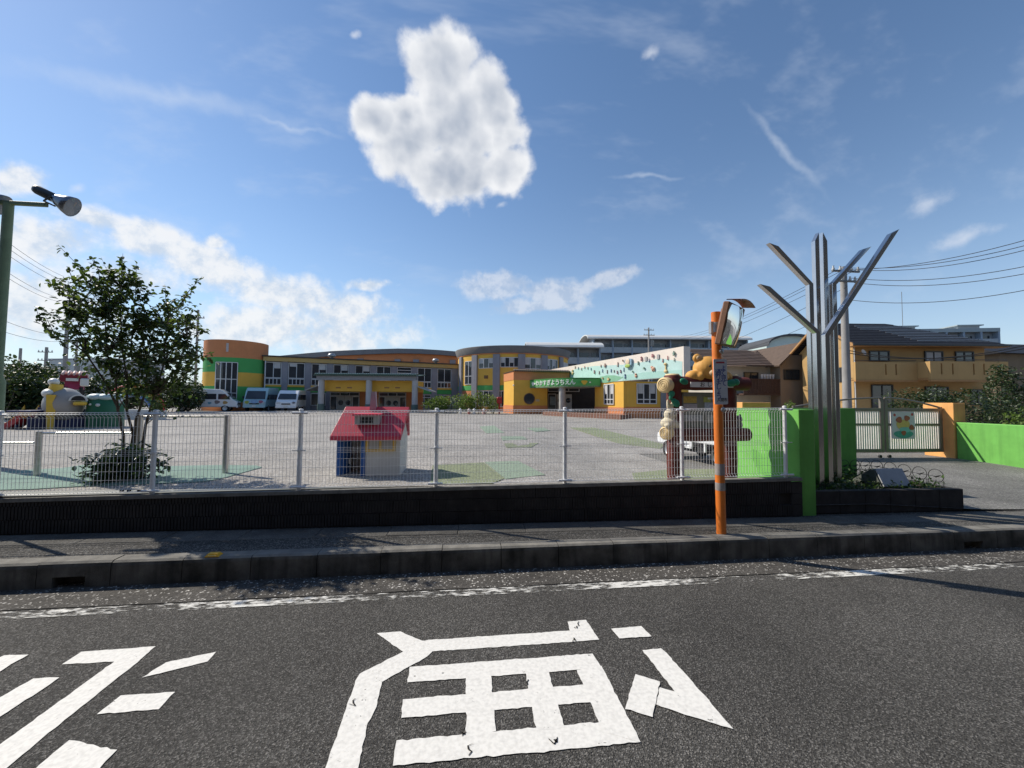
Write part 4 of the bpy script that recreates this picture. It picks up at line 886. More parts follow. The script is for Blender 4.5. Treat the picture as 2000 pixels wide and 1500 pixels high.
def flood(pxs, flip):
    c = LA(*pxs); ax = Vector((.86*flip, .22, -.42)).normalized(); Q = Vector((0, 0, 1)).rotation_difference(ax).to_matrix().to_4x4(); k = 1.15
    b = MB(); b.M = Matrix.Translation(c) @ Q; b.lathe([(.001, -.30*k), (.06*k, -.29*k), (.075*k, -.25*k), (.078*k, -.02*k), (.07*k, .0)], n=20); h = b.build('lamp_housing', ldark, lamp)
    b = MB(); b.M = Matrix.Translation(c) @ Q; b.lathe([(.075*k, -.01*k), (.095*k, .04*k), (.15*k, .16*k), (.175*k, .25*k), (.165*k, .255*k), (.14*k, .17*k)], n=24); b.build('reflector_bell', lsil, h)
    b = MB(); b.M = Matrix.Translation(c) @ Q; b.lathe([(.001, .262*k), (.10*k, .258*k), (.168*k, .245*k)], n=24); b.build('lens', mat('lamp_lens', (.25, .27, .3), .08, .1, 3), h)
    b = MB()
    for s in (-.10, .10): b.tube([(c.x-.10*flip, c.y+s, zt_+.05), (c.x+.02*flip, c.y+s, c.z)], .016, 6)
    b.tube([(c.x-.10*flip, c.y-.10, zt_+.05), (c.x-.10*flip, c.y+.10, zt_+.05)], .016, 6); b.build('bracket', ldark, lamp)
flood((108, 388), 1); flood((-30, 384), 1)
# ================================================================== school buildings
def facade(name, label, pxa, da, pxb, db, z0=PG, pyref=800, cat='building'):
    """thing whose local x runs along the line between two photo columns at given depths; local -y faces the street"""
    a, b = at(pxa, pyref, da), at(pxb, pyref, db); return thing(name, label, cat, (a.x, a.y, z0), math.atan2(b.y-a.y, b.x-a.x)), math.hypot(b.x-a.x, b.y-a.y)
def window(root, x0, x1, z0, z1, y=0.0, cols=2, rows=(), fr=.07, m=None, blind=0, dep=.10, name='window', gm=None):
    """frame of bars with separate panes behind; rows = heights (fractions) of cross bars"""
    f = MB(); m = m or alu; t = fr/2
    for q in ((x0, x1, z0, z0+fr), (x0, x1, z1-fr, z1)): f.box(q[0], q[1], y-dep, y-.02, q[2], q[3])
    for q in ((x0, x0+fr), (x1-fr, x1)): f.box(q[0], q[1], y-dep, y-.02, z0+fr, z1-fr)
    xs_ = [x0+fr+(x1-x0-2*fr)*i/cols for i in range(cols+1)]; zs_ = [z0+fr]+[z0+(z1-z0)*r for r in rows]+[z1-fr]
    for x in xs_[1:-1]: f.box(x-t, x+t, y-dep+.012, y-.022, z0+fr, z1-fr)
    for z in zs_[1:-1]: f.box(x0+fr, x1-fr, y-dep+.006, y-.021, z-t, z+t)
    o = f.build(name, m, root)
    for i in range(cols):
        for j in range(len(zs_)-1): MB().box(xs_[i]+.004, xs_[i+1]-.004, y-.05, y-.03, zs_[j]+.004, zs_[j+1]-.004).build('pane', gm or glass_dark, o)
    if blind:
        for i in range(cols):
            if (i+int(blind*10)) % 2 == 0 or blind > .5: MB().box(xs_[i]+t+.02, xs_[i+1]-t-.02, y-.062, y-.054, z1-fr-(z1-z0)*abs(blind), z1-fr-.01).build('blind', blind_m, o)
    return o
X2 = lambda X: 380+X/3.846
Y2 = lambda Y: 620+Y/3.846
# ---- classroom wing
wing, WW = facade('classroom_wing', 'two storey grey school wing with yellow fascia and green bands', 513, 43, 890, 51.5)
wz = lambda Y, X=525: loc_hit(wing, X2(X), Y2(Y), y=0).z
wx = lambda X, Y=480: loc_hit(wing, X2(X), Y2(Y), y=0).x
zr0 = wz(293, 515); zfa = wz(325, 520); zwt = wz(332); zws = wz(452); zwl = wz(503); zyb = wz(518); zgb = wz(557); zlt = wz(564)
MB().box(0, WW+1, .22, 9, -.1, zr0-.25).build('wall', wall_grey, wing)
MB().box(-.1, WW+1, -.12, .22, zfa, zr0).build('fascia', mat('fascia_tan', (.52, .36, .14), .8, .08, 1.5, dirt=.15), wing); MB().box(-.2, WW+1, -.25, 9, zr0, zr0+.14).build('roof_edge', mat('roof_dark', (.06, .055, .05), .7, .1, 3), wing)
wins = [(525, 650), (700, 825), (875, 990), (1040, 1155), (1205, 1320), (1365, 1475), (1520, 1630), (1675, 1780), (1825, 1930)]
edges = [0]+[0]*0
prev = .02
for i, (a, b) in enumerate(wins):
    x0_, x1_ = wx(a), wx(b)
    MB().box(prev, x0_-.03, 0, .22, -.1, zfa).build('pier', wall_grey, wing); prev = x1_+.03
    if i == 6: window(wing, x0_, x1_, zws+1.0, zwt, .20, 1, (.5,), blind=0); window(wing, x0_, x1_, zwl, zws+.9, .20, 2, ())
    else: window(wing, x0_, x1_, zws, zwt, .20, 2, (), blind=(.35 if i in (0, 2, 3, 4) else .2 if i == 1 else 0)); window(wing, x0_, x1_, zwl, zws-.03, .20, 4, ())
    MB().box(x0_-.02, x1_+.02, -.02, .21, zyb, zwl-.01).build('sill', wall_yellow, wing); MB().box(x0_-.02, x1_+.02, .08, .21, zgb, zyb-.005).build('spandrel', wall_green, wing)
    window(wing, x0_, x1_, .55, zlt, .20, 2, (.75,) if i > 6 else ())
MB().box(prev, WW+.6, 0, .22, -.1, zfa).build('pier', wall_grey, wing)
pp = MB(); pp.cyl((.15, -.2, 0), (.15, -.2, zfa), .05, n=8); pp.build('downpipe', alu, wing)
for X in (1030, 1812):
    p = loc_hit(wing, X2(X), Y2(300), y=2.0); b = MB(); b.lathe([(.20, 0), (.20, .35), (.42, .40), (.46, .62), (.30, .80), (.001, .86)], (p.x, 2.0, zr0+.1), 16); b.build('roof_ventilator', galv, wing)
# ---- gymnasium behind
gym, GW = facade('gymnasium', 'orange walled gymnasium with shallow arched grey roof behind the school wing', 560, 60, 905, 62)
arc = [(X2(X), Y2(Y)) for X, Y in ((640, 290), (850, 270), (1040, 254), (1300, 242), (1530, 235), (1700, 238), (1850, 247), (1980, 258))]
A = [loc_hit(gym, *p, y=0) for p in arc]; A = [(p.x, p.z) for p in A]
MB().prism([(A[0][0], 0)]+[(x, z-.35) for x, z in A]+[(A[-1][0], 0)], .3, 12).build('wall', wall_orange, gym)
MB().prism([(x, z) for x, z in A]+[(x, z-.75) for x, z in A[::-1]], -.3, 12.3).build('roof', mat('roof_grey', (.19, .19, .20), .7, .1, 1), gym)
for X in (1245, 1525, 1665, 1940, 990): x = loc_hit(gym, X2(X), Y2(280), y=0).x; MB().box(x-.45, x+.45, -.05, .3, 0, max(.5, min(z for xx, z in A)-.2)).build('pier', wall_grey, gym)
# ---- round tower
tc = at(459, 800, 43.2); TR = 2.98; tw_ = thing('round_tower', 'round tower painted in orange, green and yellow bands', 'tower', (tc.x, tc.y, PG))
front = 43.2-TR; tz = lambda py, px=459: (at(px, py, front)).z-PG
bands = [(0, tz(786), wall_orange), (tz(786), tz(754), wall_green), (tz(754), tz(726), wall_yellow), (tz(726), tz(697), wall_green), (tz(697), tz(662), wall_orange)]
for i, (a, b, m) in enumerate(bands): MB().lathe([(TR, a), (TR, b)], n=72).build('wall_band', m, tw_)
MB().lathe([(TR, tz(662)), (TR-.25, tz(662)+.02), (TR-.25, tz(662)-.6), (.001, tz(662)-.6)], n=72).build('parapet', wall_orange, tw_)
def cyl_ang(root, px, R): # angle on a cylinder of radius R where the ray through column px meets it
    inv = MW[root.name].inverted(); c = inv @ CPOS; d = inv.to_3x3() @ ray(px, 760); a = d.x**2+d.y**2; b = 2*(c.x*d.x+c.y*d.y); cc = c.x**2+c.y**2-R*R; D_ = b*b-4*a*cc
    t = (-b-math.sqrt(max(0, D_)))/(2*a); return math.atan2(c.y+d.y*t, c.x+d.x*t)
def cpatch(R0, R1, a0, a1, z0, z1, n=6):
    b = MB(); vs_ = []
    for k in range(n+1):
        a = a0+(a1-a0)*k/n
        for r, z in ((R0, z0), (R1, z0), (R1, z1), (R0, z1)): vs_.append((r*math.cos(a), r*math.sin(a), z))
    fs_ = [(k*4+j, k*4+(j+1) % 4, (k+1)*4+(j+1) % 4, (k+1)*4+j) for k in range(n) for j in range(4)]+[(0, 1, 2, 3), (n*4+3, n*4+2, n*4+1, n*4)]
    return b.add(vs_, fs_)
def cwindow(root, R, a0, a1, z0, z1, cols, rows, fr=.07, blind=None, name='window'):
    da = fr/R; f = MB()
    def addp(*a): q = cpatch(*a); f.add(q.v, q.f)
    zs_ = [z0]+[z0+(z1-z0)*r for r in rows]+[z1]
    for i in range(cols+1): a = a0+(a1-a0)*i/cols; addp(R-.02, R+.07, a-da/2, a+da/2, z0, z1, 1)
    for z in zs_: addp(R-.02, R+.062, a0, a1, z-fr/2, z+fr/2, 6)
    o = f.build(name, alu, root)
    for i in range(cols):
        for j in range(len(zs_)-1): cpatch(R-.02, R+.02, a0+(a1-a0)*i/cols+da*.3, a0+(a1-a0)*(i+1)/cols-da*.3, zs_[j]+fr*.3, zs_[j+1]-fr*.3, 3).build('pane', glass_dark, o)
    if blind:
        for i in range(cols):
            if (i % 2 == 0) or blind > .6: cpatch(R+.022, R+.032, a0+(a1-a0)*i/cols+da*.8, a0+(a1-a0)*(i+1)/cols-da*.8, z1-(z1-z0)*blind, z1-fr*.6, 3).build('blind', blind_m, o)
    return o
cwindow(tw_, TR, cyl_ang(tw_, 420.5, TR), cyl_ang(tw_, 462.5, TR), tz(790), tz(707), 4, (.27, .60))
a_ = cyl_ang(tw_, 441, TR); cpatch(TR-.02, TR+.03, a_-.035, a_+.035, tz(686), tz(669), 2).build('slot_window', mat('slot_pale', (.5, .46, .45), .5, .1, 4), tw_)
# ---- porch in front of the wing
po, PW = facade('entrance_porch', 'yellow porch with green tiled eaves and three grey columns', 614, 40.5, 813, 40.5)
qz = lambda Y, X=1290: loc_hit(po, X2(X), Y2(Y), y=0).z
qx = lambda X: loc_hit(po, X2(X), Y2(600), y=0).x
PDp = 4.2; tile = mat('green_tile', (.05, .10, .085), .35, .3, 6)
MB().box(.25, PW-.25, 1.0, PDp, qz(555), qz(470)).build('ceiling_block', wall_yellow, po)
MB().box(.1, PW-.1, .02, .25, qz(470), qz(440)).build('fascia', mat('fascia_grey', (.26, .27, .30), .7, .1, 3), po)
MB().prism([(-.25, qz(441)), (-.25, qz(441)+.06), (3.6, qz(420)+.12), (3.6, qz(420)+.02)], -.1, PW+.1, 'x').build('roof_slope', tile, po)
tcap = None; nt_ = 46
for k in range(nt_):
    x = (k+.5)*PW/nt_
    if tcap is None:
        tcap = MB(); tcap.tube([(0, -.36, .0), (0, -.1, .09), (0, .9, .16)], [.10, .10, .10], 8); tcap = tcap.build('roof_tile', tile, po); o = tcap
    else: o = tcap.copy(); link(o); o.parent = po
    o.location = (x, 0, qz(433))
for X in (938, 1299, 1648):
    x = qx(X); c = MB(); c.cyl((x, .35, .8), (x, .35, qz(468)), .31, n=20); c.build('column', mat('column_grey', (.42, .42, .43), .8, .08, 3), po)
    c = MB(); c.cyl((x, .35, -.1), (x, .35, .82), .36, n=20); c.build('column_base', mat('column_green', (.10, .15, .14), .7, .1, 3), po)
MB().box(.3, PW-.3, PDp-.1, PDp, -.1, qz(555)+.3).build('back_wall', wall_orange, po)
for X0, X1 in ((1020, 1240), (1385, 1590)):
    a, b = loc_hit(po, X2(X0), 780, y=PDp-.1).x, loc_hit(po, X2(X1), 780, y=PDp-.1).x; zt1 = loc_hit(po, X2(1290), Y2(562), y=PDp-.1).z; zt2 = loc_hit(po, X2(1290), Y2(592), y=PDp-.1).z
    window(po, a, b, zt2, zt1, PDp-.1, 3, ()); dm_ = mat('door_cream', (.46, .45, .42), .6, .06, 3)
    window(po, a, a+(b-a)*.24, .05, zt2-.02, PDp-.1, 1, ()); window(po, b-(b-a)*.24, b, .05, zt2-.02, PDp-.1, 1, ())
    for s in (0, 1):
        x0_ = a+(b-a)*(.25+.25*s); x1_ = x0_+(b-a)*.245; d = MB().cbox(((x0_+x1_)/2, PDp-.17, zt2/2), (x1_-x0_, .08, zt2-.04), .01).build('door', dm_, po)
        b2 = MB(); b2.M = Matrix.Translation(((x0_+x1_)/2, PDp-.215, zt2*.55)) @ Matrix.Rotation(R_(90), 4, 'X'); b2.lathe([(.001, .006), (.26, .006), (.30, 0), (.30, -.02)], n=20); b2.build('round_pane', glass_dark, d)
for X in (1080, 1165, 1445, 1525): p = loc_hit(po, X2(X), Y2(528), y=.2); MB().cbox((p.x, .17, p.z), (.5, .05, .14), .01).build('ceiling_lamp', mat('lamp_brown', (.22, .10, .04), .6, .1, 4), po)
for s, X in ((-1, 915), (1, 1668)):
    x = qx(X); b = MB(); b.prism([(x, qz(512)), (x+s*1.3, qz(548)), (x+s*1.3, qz(548)-.08), (x, qz(512)-.08)], .1, 3.9); b.build('side_awning', mat('awning_grey', (.33, .34, .33), .6, .1, 3), po)
# ---- round hall
X3 = lambda X: 820+X/3.846
rc = at(1001, 800, 53.5); RR = 7.55; hall = thing('round_hall', 'round yellow hall with grey parapet ring and tall curtained windows', 'building', (rc.x, rc.y, PG))
hz = lambda Y: at(X3(570), Y2(Y), 53.5-RR).z-PG
ring = mat('parapet_grey', (.17, .165, .165), .8, .12, 1, dirt=.2)
MB().lathe([(RR+.12, hz(262)), (RR+.42, hz(212)), (RR+.40, hz(208)), (RR-.3, hz(208)), (RR-.3, hz(240)), (.001, hz(240))], n=96).build('parapet', ring, hall)
MB().lathe([(RR+.06, hz(270)), (RR+.10, hz(263))], n=96).build('orange_band', wall_orange, hall); MB().lathe([(RR, hz(508)), (RR, hz(270))], n=96).build('upper_wall', wall_yellow, hall)
MB().lathe([(RR+.03, hz(546)), (RR+.03, hz(508))], n=96).build('green_band', wall_green, hall); MB().lathe([(RR, -.1), (RR, hz(546))], n=96).build('lower_wall', wall_orange, hall)
pil = [300, 405, 572, 764, 938, 1066]; pa_ = [cyl_ang(hall, X3(X), RR+.2) for X in pil]
for a in pa_: cpatch(RR-.02, RR+.22, a-.055, a+.055, -.1, hz(272), 2).build('pilaster', wall_grey, hall)
bays = [((340, 398), 315, 497, 2, (.35,), None), ((444, 557), 303, 376, 3, (), .5), ((606, 738), 298, 370, 4, (), .55), ((784, 908), 298, 402, 3, (.22,), .5), ((950, 1030), 300, 402, 4, (.22,), .5), ((1075, 1110), 310, 400, 2, (), .7)]
for (a, b), t0, t1, c_, rw_, bl_ in bays: cwindow(hall, RR, cyl_ang(hall, X3(a), RR), cyl_ang(hall, X3(b), RR), hz(t1), hz(t0), c_, rw_, blind=bl_)
for a, b in ((444, 557), (590, 655)): cwindow(hall, RR, cyl_ang(hall, X3(a), RR), cyl_ang(hall, X3(b), RR), .6, hz(552), 3, ())
a_ = cyl_ang(hall, X3(497), RR); cpatch(RR, RR+.05, a_-.035, a_+.035, hz(457), hz(432), 2).build('vent', mat('vent_brown', (.12, .06, .02), .6, .1, 4), hall)
# ---- entrance building with mural parapet
ML, MLn = facade('mural_wall', 'long white mural parapet with painted hills and small relief figures', 1105, 41, 1336, 25)
# local x runs from the far end to the near end, -y faces the yard
mzt = loc_hit(ML, 1330, 677, y=0).z; mzb = loc_hit(ML, 1335, 735, y=0).z
mz = lambda px, py: loc_hit(ML, px, py, y=0)
cream_w = mat('mural_cream', (.74, .66, .58), .8, .05, 2, .1, 40); X6 = lambda X: 1160+X/8.333
Y6 = lambda Y: 660+Y/8.333
MB().box(-6, MLn, .02, .55, mzb+.0, mzt).build('parapet', cream_w, ML)
def mpoly(pix, y, m, name='painted_hill'):
    P = [mz(*p) for p in pix]; MB().prism([(p.x, p.z) for p in P], y, y+.006).build(name, m, ML)
mpoly([(1107, 727), (1130, 719), (1160, 715), (1220, 712), (1250, 708), (1290, 700), (1332, 706), (1332, 735), (1240, 742), (1180, 747), (1112, 742)], .008, mat('mural_aqua', (.46, .64, .61), .8, .07, 1.5))
mpoly([(1172, 736), (1185, 733), (1200, 733), (1218, 737), (1205, 744), (1182, 748), (1174, 747)], -.001, mat('mural_green', (.22, .45, .30), .8, .08, 1.5))
mpoly([(1215, 733), (1260, 727), (1332, 722), (1332, 734.5), (1245, 741), (1216, 743)], -.001, mat('mural_mint', (.36, .58, .52), .8, .06, 1.5))
def relief(px, py, w, h, col, kind):
    c = mz(px, py); s = 8.333; sc = lambda v: v
    k = abs(mz(px+1, py).x-c.x); kz = abs(mz(px, py+1).z-c.z); W, Hh = w*k*.72, h*kz*.78
    col = tuple(v*.72+.16 for v in col); m = mat('relief_%d_%d_%d' % tuple(int(v*100) for v in col), col, .6, .08, 5)
    b = MB(); b.M = Matrix.Translation((c.x, -.01, c.z))
    if kind == 'note': b.box(-W*.15, W*.15, -.06, 0, -Hh*.4, Hh*.5); b.ell((-W*.15, -.03, -Hh*.35), (W*.5, .05, Hh*.16), 8, 6)
    elif kind == 'star': b.prism([((W if i % 2 == 0 else W*.45)/2*math.sin(i*math.pi/5), (Hh if i % 2 == 0 else Hh*.45)/2*math.cos(i*math.pi/5)) for i in range(10)], -.10, 0)
    elif kind == 'figure': b.ell((0, -.04, -Hh*.18), (W*.36, .07, Hh*.32), 10, 8); b.ell((0, -.05, Hh*.28), (W*.30, .07, Hh*.22), 10, 8); b.ell((W*.35, -.03, -Hh*.1), (W*.2, .05, Hh*.1), 8, 6)
    elif kind == 'square': b.box(-W/2, W/2, -.04, 0, -Hh/2, Hh/2)
    elif kind == 'animal': b.ell((0, -.05, 0), (W*.42, .09, Hh*.3), 12, 8); b.ell((-W*.25, -.08, Hh*.25), (W*.25, .07, Hh*.24), 10, 8); b.ell((W*.25, -.04, -Hh*.3), (W*.12, .05, Hh*.2), 8, 6); b.ell((-W*.2, -.04, -Hh*.3), (W*.12, .05, Hh*.2), 8, 6)
    elif kind == 'giraffe': b.ell((W*.05, -.04, -Hh*.32), (W*.5, .08, Hh*.17), 10, 8); b.box(-W*.1, W*.14, -.07, 0, -Hh*.3, Hh*.32); b.ell((0, -.06, Hh*.38), (W*.4, .08, Hh*.13), 10, 8)
    elif kind == 'shield': b.prism([(-W*.5, Hh*.42), (-W*.25, Hh*.5), (0, Hh*.44), (W*.25, Hh*.5), (W*.5, Hh*.42), (W*.5, -Hh*.05), (W*.3, -Hh*.38), (0, -Hh*.5), (-W*.3, -Hh*.38), (-W*.5, -Hh*.05)], -.14, 0)
    return b.build('relief_figure', m, ML)
bl_, br_, gr_, rd_, yl_, or_, pk_ = (.12, .22, .38), (.30, .16, .10), (.10, .24, .16), (.50, .14, .14), (.68, .46, .12), (.66, .28, .12), (.52, .22, .26)
for px, py, w, h, c, kd in [(X6(580), Y6(420), 18, 24, (.14, .32, .46), 'shield'), (X6(190), Y6(450), 6, 11, br_, 'star'), (X6(120), Y6(455), 3, 6, br_, 'note'), (X6(395), Y6(430), 4, 11, br_, 'note'), (X6(478), Y6(370), 3, 5, br_, 'figure'), (X6(780), Y6(340), 5, 12, rd_, 'figure'), (X6(850), Y6(342), 6, 11, (.28, .26, .25), 'square'), (X6(905), Y6(365), 3, 9, bl_, 'note'), (X6(962), Y6(290), 8, 9, rd_, 'figure'), (X6(1050), Y6(308), 6, 12, (.28, .26, .25), 'square'), (X6(1128), Y6(368), 3, 9, rd_, 'note'), (X6(1207), Y6(325), 3, 10, rd_, 'note'), (X6(1313), Y6(255), 7, 13, gr_, 'star'), (X6(1315), Y6(355), 2.5, 8, gr_, 'note'), (X6(730), Y6(410), 3.5, 10, gr_, 'figure'), (X6(825), Y6(495), 5, 6, gr_, 'star'), (X6(975), Y6(500), 11, 15, or_, 'animal'), (X6(1175), Y6(490), 10, 26, yl_, 'giraffe'), (X6(690), Y6(610), 7, 11, or_, 'figure'), (X6(640), Y6(550), 3, 5, gr_, 'star'), (X6(515), Y6(625), 3.5, 13, bl_, 'figure'), (X6(245), Y6(672), 8, 9, yl_, 'star'), (X6(150), Y6(655), 4, 5, yl_, 'figure'), (1119, 727, 6, 14, yl_, 'figure')]+[(X6(X), Y6(Y), 2.6, h, c, k_) for X, Y, h, c, k_ in ((15, 555, 10, rd_, 'figure'), (92, 565, 8, br_, 'note'), (145, 535, 8, bl_, 'note'), (222, 550, 9, br_, 'note'), (285, 532, 8, bl_, 'note'), (335, 540, 6, br_, 'note'), (388, 560, 9, pk_, 'figure'), (443, 545, 9, pk_, 'figure'), (492, 515, 10, bl_, 'note'))]+[(1124+i*6.2, 717.5+(i % 3)*1.6, 2.2, 6, (br_, bl_, pk_, rd_)[i % 4], 'note') for i in range(6)]: relief(px, py, w, h, c, kd)
c = mz(X6(575), Y6(415)); b = MB(); b.ell((c.x, -.17, c.z+.12), (.30, .05, .26), 12, 8); b.build('relief_figure', mat('relief_cream', (.7, .55, .40), .6, .1, 5), ML)
c = mz(X6(575), Y6(455)); b = MB(); b.ell((c.x, -.17, c.z), (.36, .05, .16), 12, 8); b.build('relief_figure', mat('relief_green', (.35, .48, .12), .6, .1, 5), ML)
# lower walls under the mural
EB = thing('entrance_building', 'single storey yellow entrance building under the mural with orange plinth', 'building', MW[ML.name].translation, MW[ML.name].to_euler().z)
ex = lambda px: loc_hit(EB, px, 780, y=.06).x
ezp = loc_hit(EB, 1190, 795, y=.06).z
xa, xb = ex(1162), ex(1218)
def wallbox(x0_, x1_, y0_, y1_, z1_, nm='wall'):
    MB().box(x0_, x1_, y0_, y1_, ezp, z1_).build(nm, wall_yellow, EB); MB().box(x0_-.04, x1_+.04, y0_-.04, y1_, -.3, ezp).build('plinth', wall_orange, EB)
wallbox(xa, xb, .06, 6.0, mzb-.002)
window(EB, ex(1181), ex(1200), loc_hit(EB, 1190, 790, y=.06).z, loc_hit(EB, 1190, 750, y=.06).z, .06, 3, (.25,), blind=.45)
# recessed street-facing wall right of the corner
rot = -MW[EB.name].to_euler().z
corner = MW[EB.name] @ Vector((xb, .30, 0))
EW = thing('side_classroom', 'shaded yellow classroom wall set back beneath the mural overhang', 'building', (corner.x, corner.y, PG), R_(-4))
elx = lambda px: loc_hit(EW, px, 770, y=0).x; elz = lambda py: loc_hit(EW, 1260, py, y=0).z
xend = elx(1345)
MB().box(.02, xend, 0.0, 5, elz(795), mzb-.03).build('wall', wall_yellow, EW); MB().box(.02, xend, -.05, 5, -.3, elz(795)).build('plinth', wall_orange, EW)
window(EW, elx(1243), elx(1282), elz(789), elz(749), 0, 3, (.22,), blind=.45); MB().box(elx(1290), elx(1303), -.06, 0, .1, elz(762)).build('door', mat('door_grey', (.22, .22, .24), .6, .1, 3), EW)
# ---- entrance block with round window
FB, FBW = facade('entrance_block', 'yellow and orange entrance block with round window and tile coping', 1003, 39, 1112, 40)
fx = lambda px: loc_hit(FB, px, 780, y=0).x; fz = lambda py, px=1050: loc_hit(FB, px, py, y=0).z
X5 = lambda X: 1000+X/8.333; Y5 = lambda Y: 660+Y/8.333
ft = fz(726); fo = fz(Y5(690)); fp = fz(Y5(1100))
MB().prism([(0, 0), (fx(X5(575)), 0), (fx(X5(575)), 4), (-.4, 4)], fp, fo, 'z').build('wall', wall_yellow, FB)
MB().prism([(-.03, -.03), (FBW, -.03), (FBW, 4), (-.43, 4)], fo, ft, 'z').build('frieze', wall_orange, FB); MB().prism([(-.05, -.05), (fx(X5(575))+.03, -.05), (fx(X5(575))+.03, 4), (-.45, 4)], -.3, fp, 'z').build('plinth', wall_orange, FB)
tl2 = mat('coping_tile', (.10, .075, .06), .45, .5, 14); tcap = None
for k in range(30):
    x = (k+.5)*FBW/30
    if tcap is None: q = MB(); q.tube([(0, -.30, -.02), (0, .3, .12)], .10, 8); tcap = q.build('coping_tile', tl2, FB); o = tcap
    else: o = tcap.copy(); link(o); o.parent = FB
    o.location = (x, 0, ft+.06)
MB().prism([(-.1, -.12), (FBW+.1, -.12), (FBW+.1, 4), (-.5, 4)], ft, ft+.05, 'z').build('coping', tl2, FB)
c = loc_hit(FB, X5(280), Y5(990), y=0); b = MB(); b.M = Matrix.Translation((c.x, -.02, c.z)) @ Matrix.Rotation(R_(90), 4, 'X'); b.lathe([(.001, .0), (.52, .0)], n=28); rwn = b.build('round_window', glass_dark, FB)
b = MB(); b.M = Matrix.Translation((c.x, -.02, c.z)) @ Matrix.Rotation(R_(90), 4, 'X'); b.lathe([(.51, -.02), (.51, .03), (.58, .03), (.58, -.02)], n=28); b.build('frame', mat('frame_brown', (.16, .09, .06), .5, .1, 4), rwn)
p = loc_hit(FB, X5(22), Y5(772), y=0); MB().ell((p.x, -.1, p.z), (.09, .09, .09), 10, 8).build('wall_lamp', mat('globe', (.85, .8, .7), .3, .03, 4), FB)
p = loc_hit(FB, X5(415), Y5(1015), y=0); MB().box(p.x-.2, p.x+.2, -.03, 0, p.z-.12, p.z+.12).build('wall_plate', mat('plate_tan', (.55, .42, .25), .6, .1, 4), FB)
# porch recess: dark glazed doors, column, curved green fascia with the name
x0_, x1_ = fx(X5(575))+.05, ex(1162)
rx0 = MW[FB.name] @ Vector((x0_, 1.2, 0)); RC = thing('glazed_entrance', 'dark glazed entrance doors recessed under the green canopy', 'entrance', (rx0.x, rx0.y, PG), R_(-12))
RW = loc_hit(RC, 1163, 780, y=0).x; rz_ = lambda py: loc_hit(RC, 1100, py, y=0).z
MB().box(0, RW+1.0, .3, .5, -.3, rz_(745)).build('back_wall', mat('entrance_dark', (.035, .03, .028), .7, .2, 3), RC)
rxp = lambda px: loc_hit(RC, px, 780, y=0).x
window(RC, rxp(1070), rxp(1086), .3, rz_(769), .28, 1, ()); window(RC, rxp(1070), rxp(1132), rz_(765), rz_(754), .28, 3, ())
for a, b in ((1087, 1101), (1103, 1117)):
    d = MB().box(rxp(a), rxp(b), .12, .2, .3, rz_(770)); d = d.build('door', mat('door_cream', (.46, .45, .42)), RC); p = loc_hit(RC, (a+b)/2, 782, y=.12); q = MB(); q.M = Matrix.Translation((p.x, .115, p.z)) @ Matrix.Rotation(R_(90), 4, 'X'); q.lathe([(.001, .004), (.26, .004), (.26, -.02)], n=18); q.build('round_pane', glass_dark, d)
p0_, p1_ = loc_hit(RC, X5(615), Y5(955), y=.1), loc_hit(RC, X5(705), Y5(1095), y=.1); MB().box(p0_.x, p1_.x, .05, .09, p1_.z, p0_.z).build('poster', mat('poster_blue', (.28, .38, .45), .6, .25, 6), RC)
cp_ = at(1098, 800, 35.5); CN = thing('entrance_canopy', 'curved green canopy carrying the school name over the entrance', 'canopy', (cp_.x, cp_.y, PG))
ca_ = [loc_hit(FB, 1034, 750, y=-.05)]; P0 = MW[FB.name] @ loc_hit(FB, 1035, 750, y=-.06); P3 = MW[ML.name] @ loc_hit(ML, 1173, 745, y=-.05)
inv = MW[CN.name].inverted(); P0, P3 = inv @ P0, inv @ P3; P0.z = P3.z = 0
Pm = inv @ at(1092, 750, 33.6); Pm.z = 0
def quad_b(t): return P0*(1-t)**2+Pm*2*t*(1-t)+P3*t*t
ncv = 24; cz0, cz1 = loc_hit(CN, 1098, 755.5, y=-.9).z, loc_hit(CN, 1098, 737.5, y=-.9).z
cv = [quad_b(i/ncv) for i in range(ncv+1)]; tk_ = MB()
gf = mat('canopy_green', (.09, .36, .10), .7, .06, 2)
vs_ = [(p.x, p.y, z) for p in cv for z in (cz0, cz1)]
tk_.add(vs_, [(2*i, 2*i+2, 2*i+3, 2*i+1) for i in range(ncv)], True); tk_.build('fascia', gf, CN)
back = [P3+Vector((.0, 6, 0)), P0+Vector((0, 5, 0))]; poly = [(p.x, p.y) for p in cv]+[(p.x, p.y) for p in back]
MB().prism(poly, cz0+.02, cz0+.12, 'z').build('soffit', mat('soffit', (.42, .40, .36), .8, .06, 2), CN); MB().prism(poly, cz1-.12, cz1-.02, 'z').build('roof', gf, CN)
lw = mat('letter_white', (.80, .82, .78), .6, .04, 4)
def on_curve(px, py):
    # point of the fascia under photo column px
    best = min(range(200), key=lambda i: abs((lambda q: (CROT.transposed() @ (MW[CN.name] @ Vector((q.x, q.y, cz0))-CPOS)))(quad_b(i/199)).x/-(CROT.transposed() @ (MW[CN.name] @ Vector((quad_b(i/199).x, quad_b(i/199).y, cz0))-CPOS)).z*FPX+1000-px)); t = best/199
    q = quad_b(t); tg = (quad_b(min(1, t+.01))-quad_b(max(0, t-.01))).normalized(); return q, tg
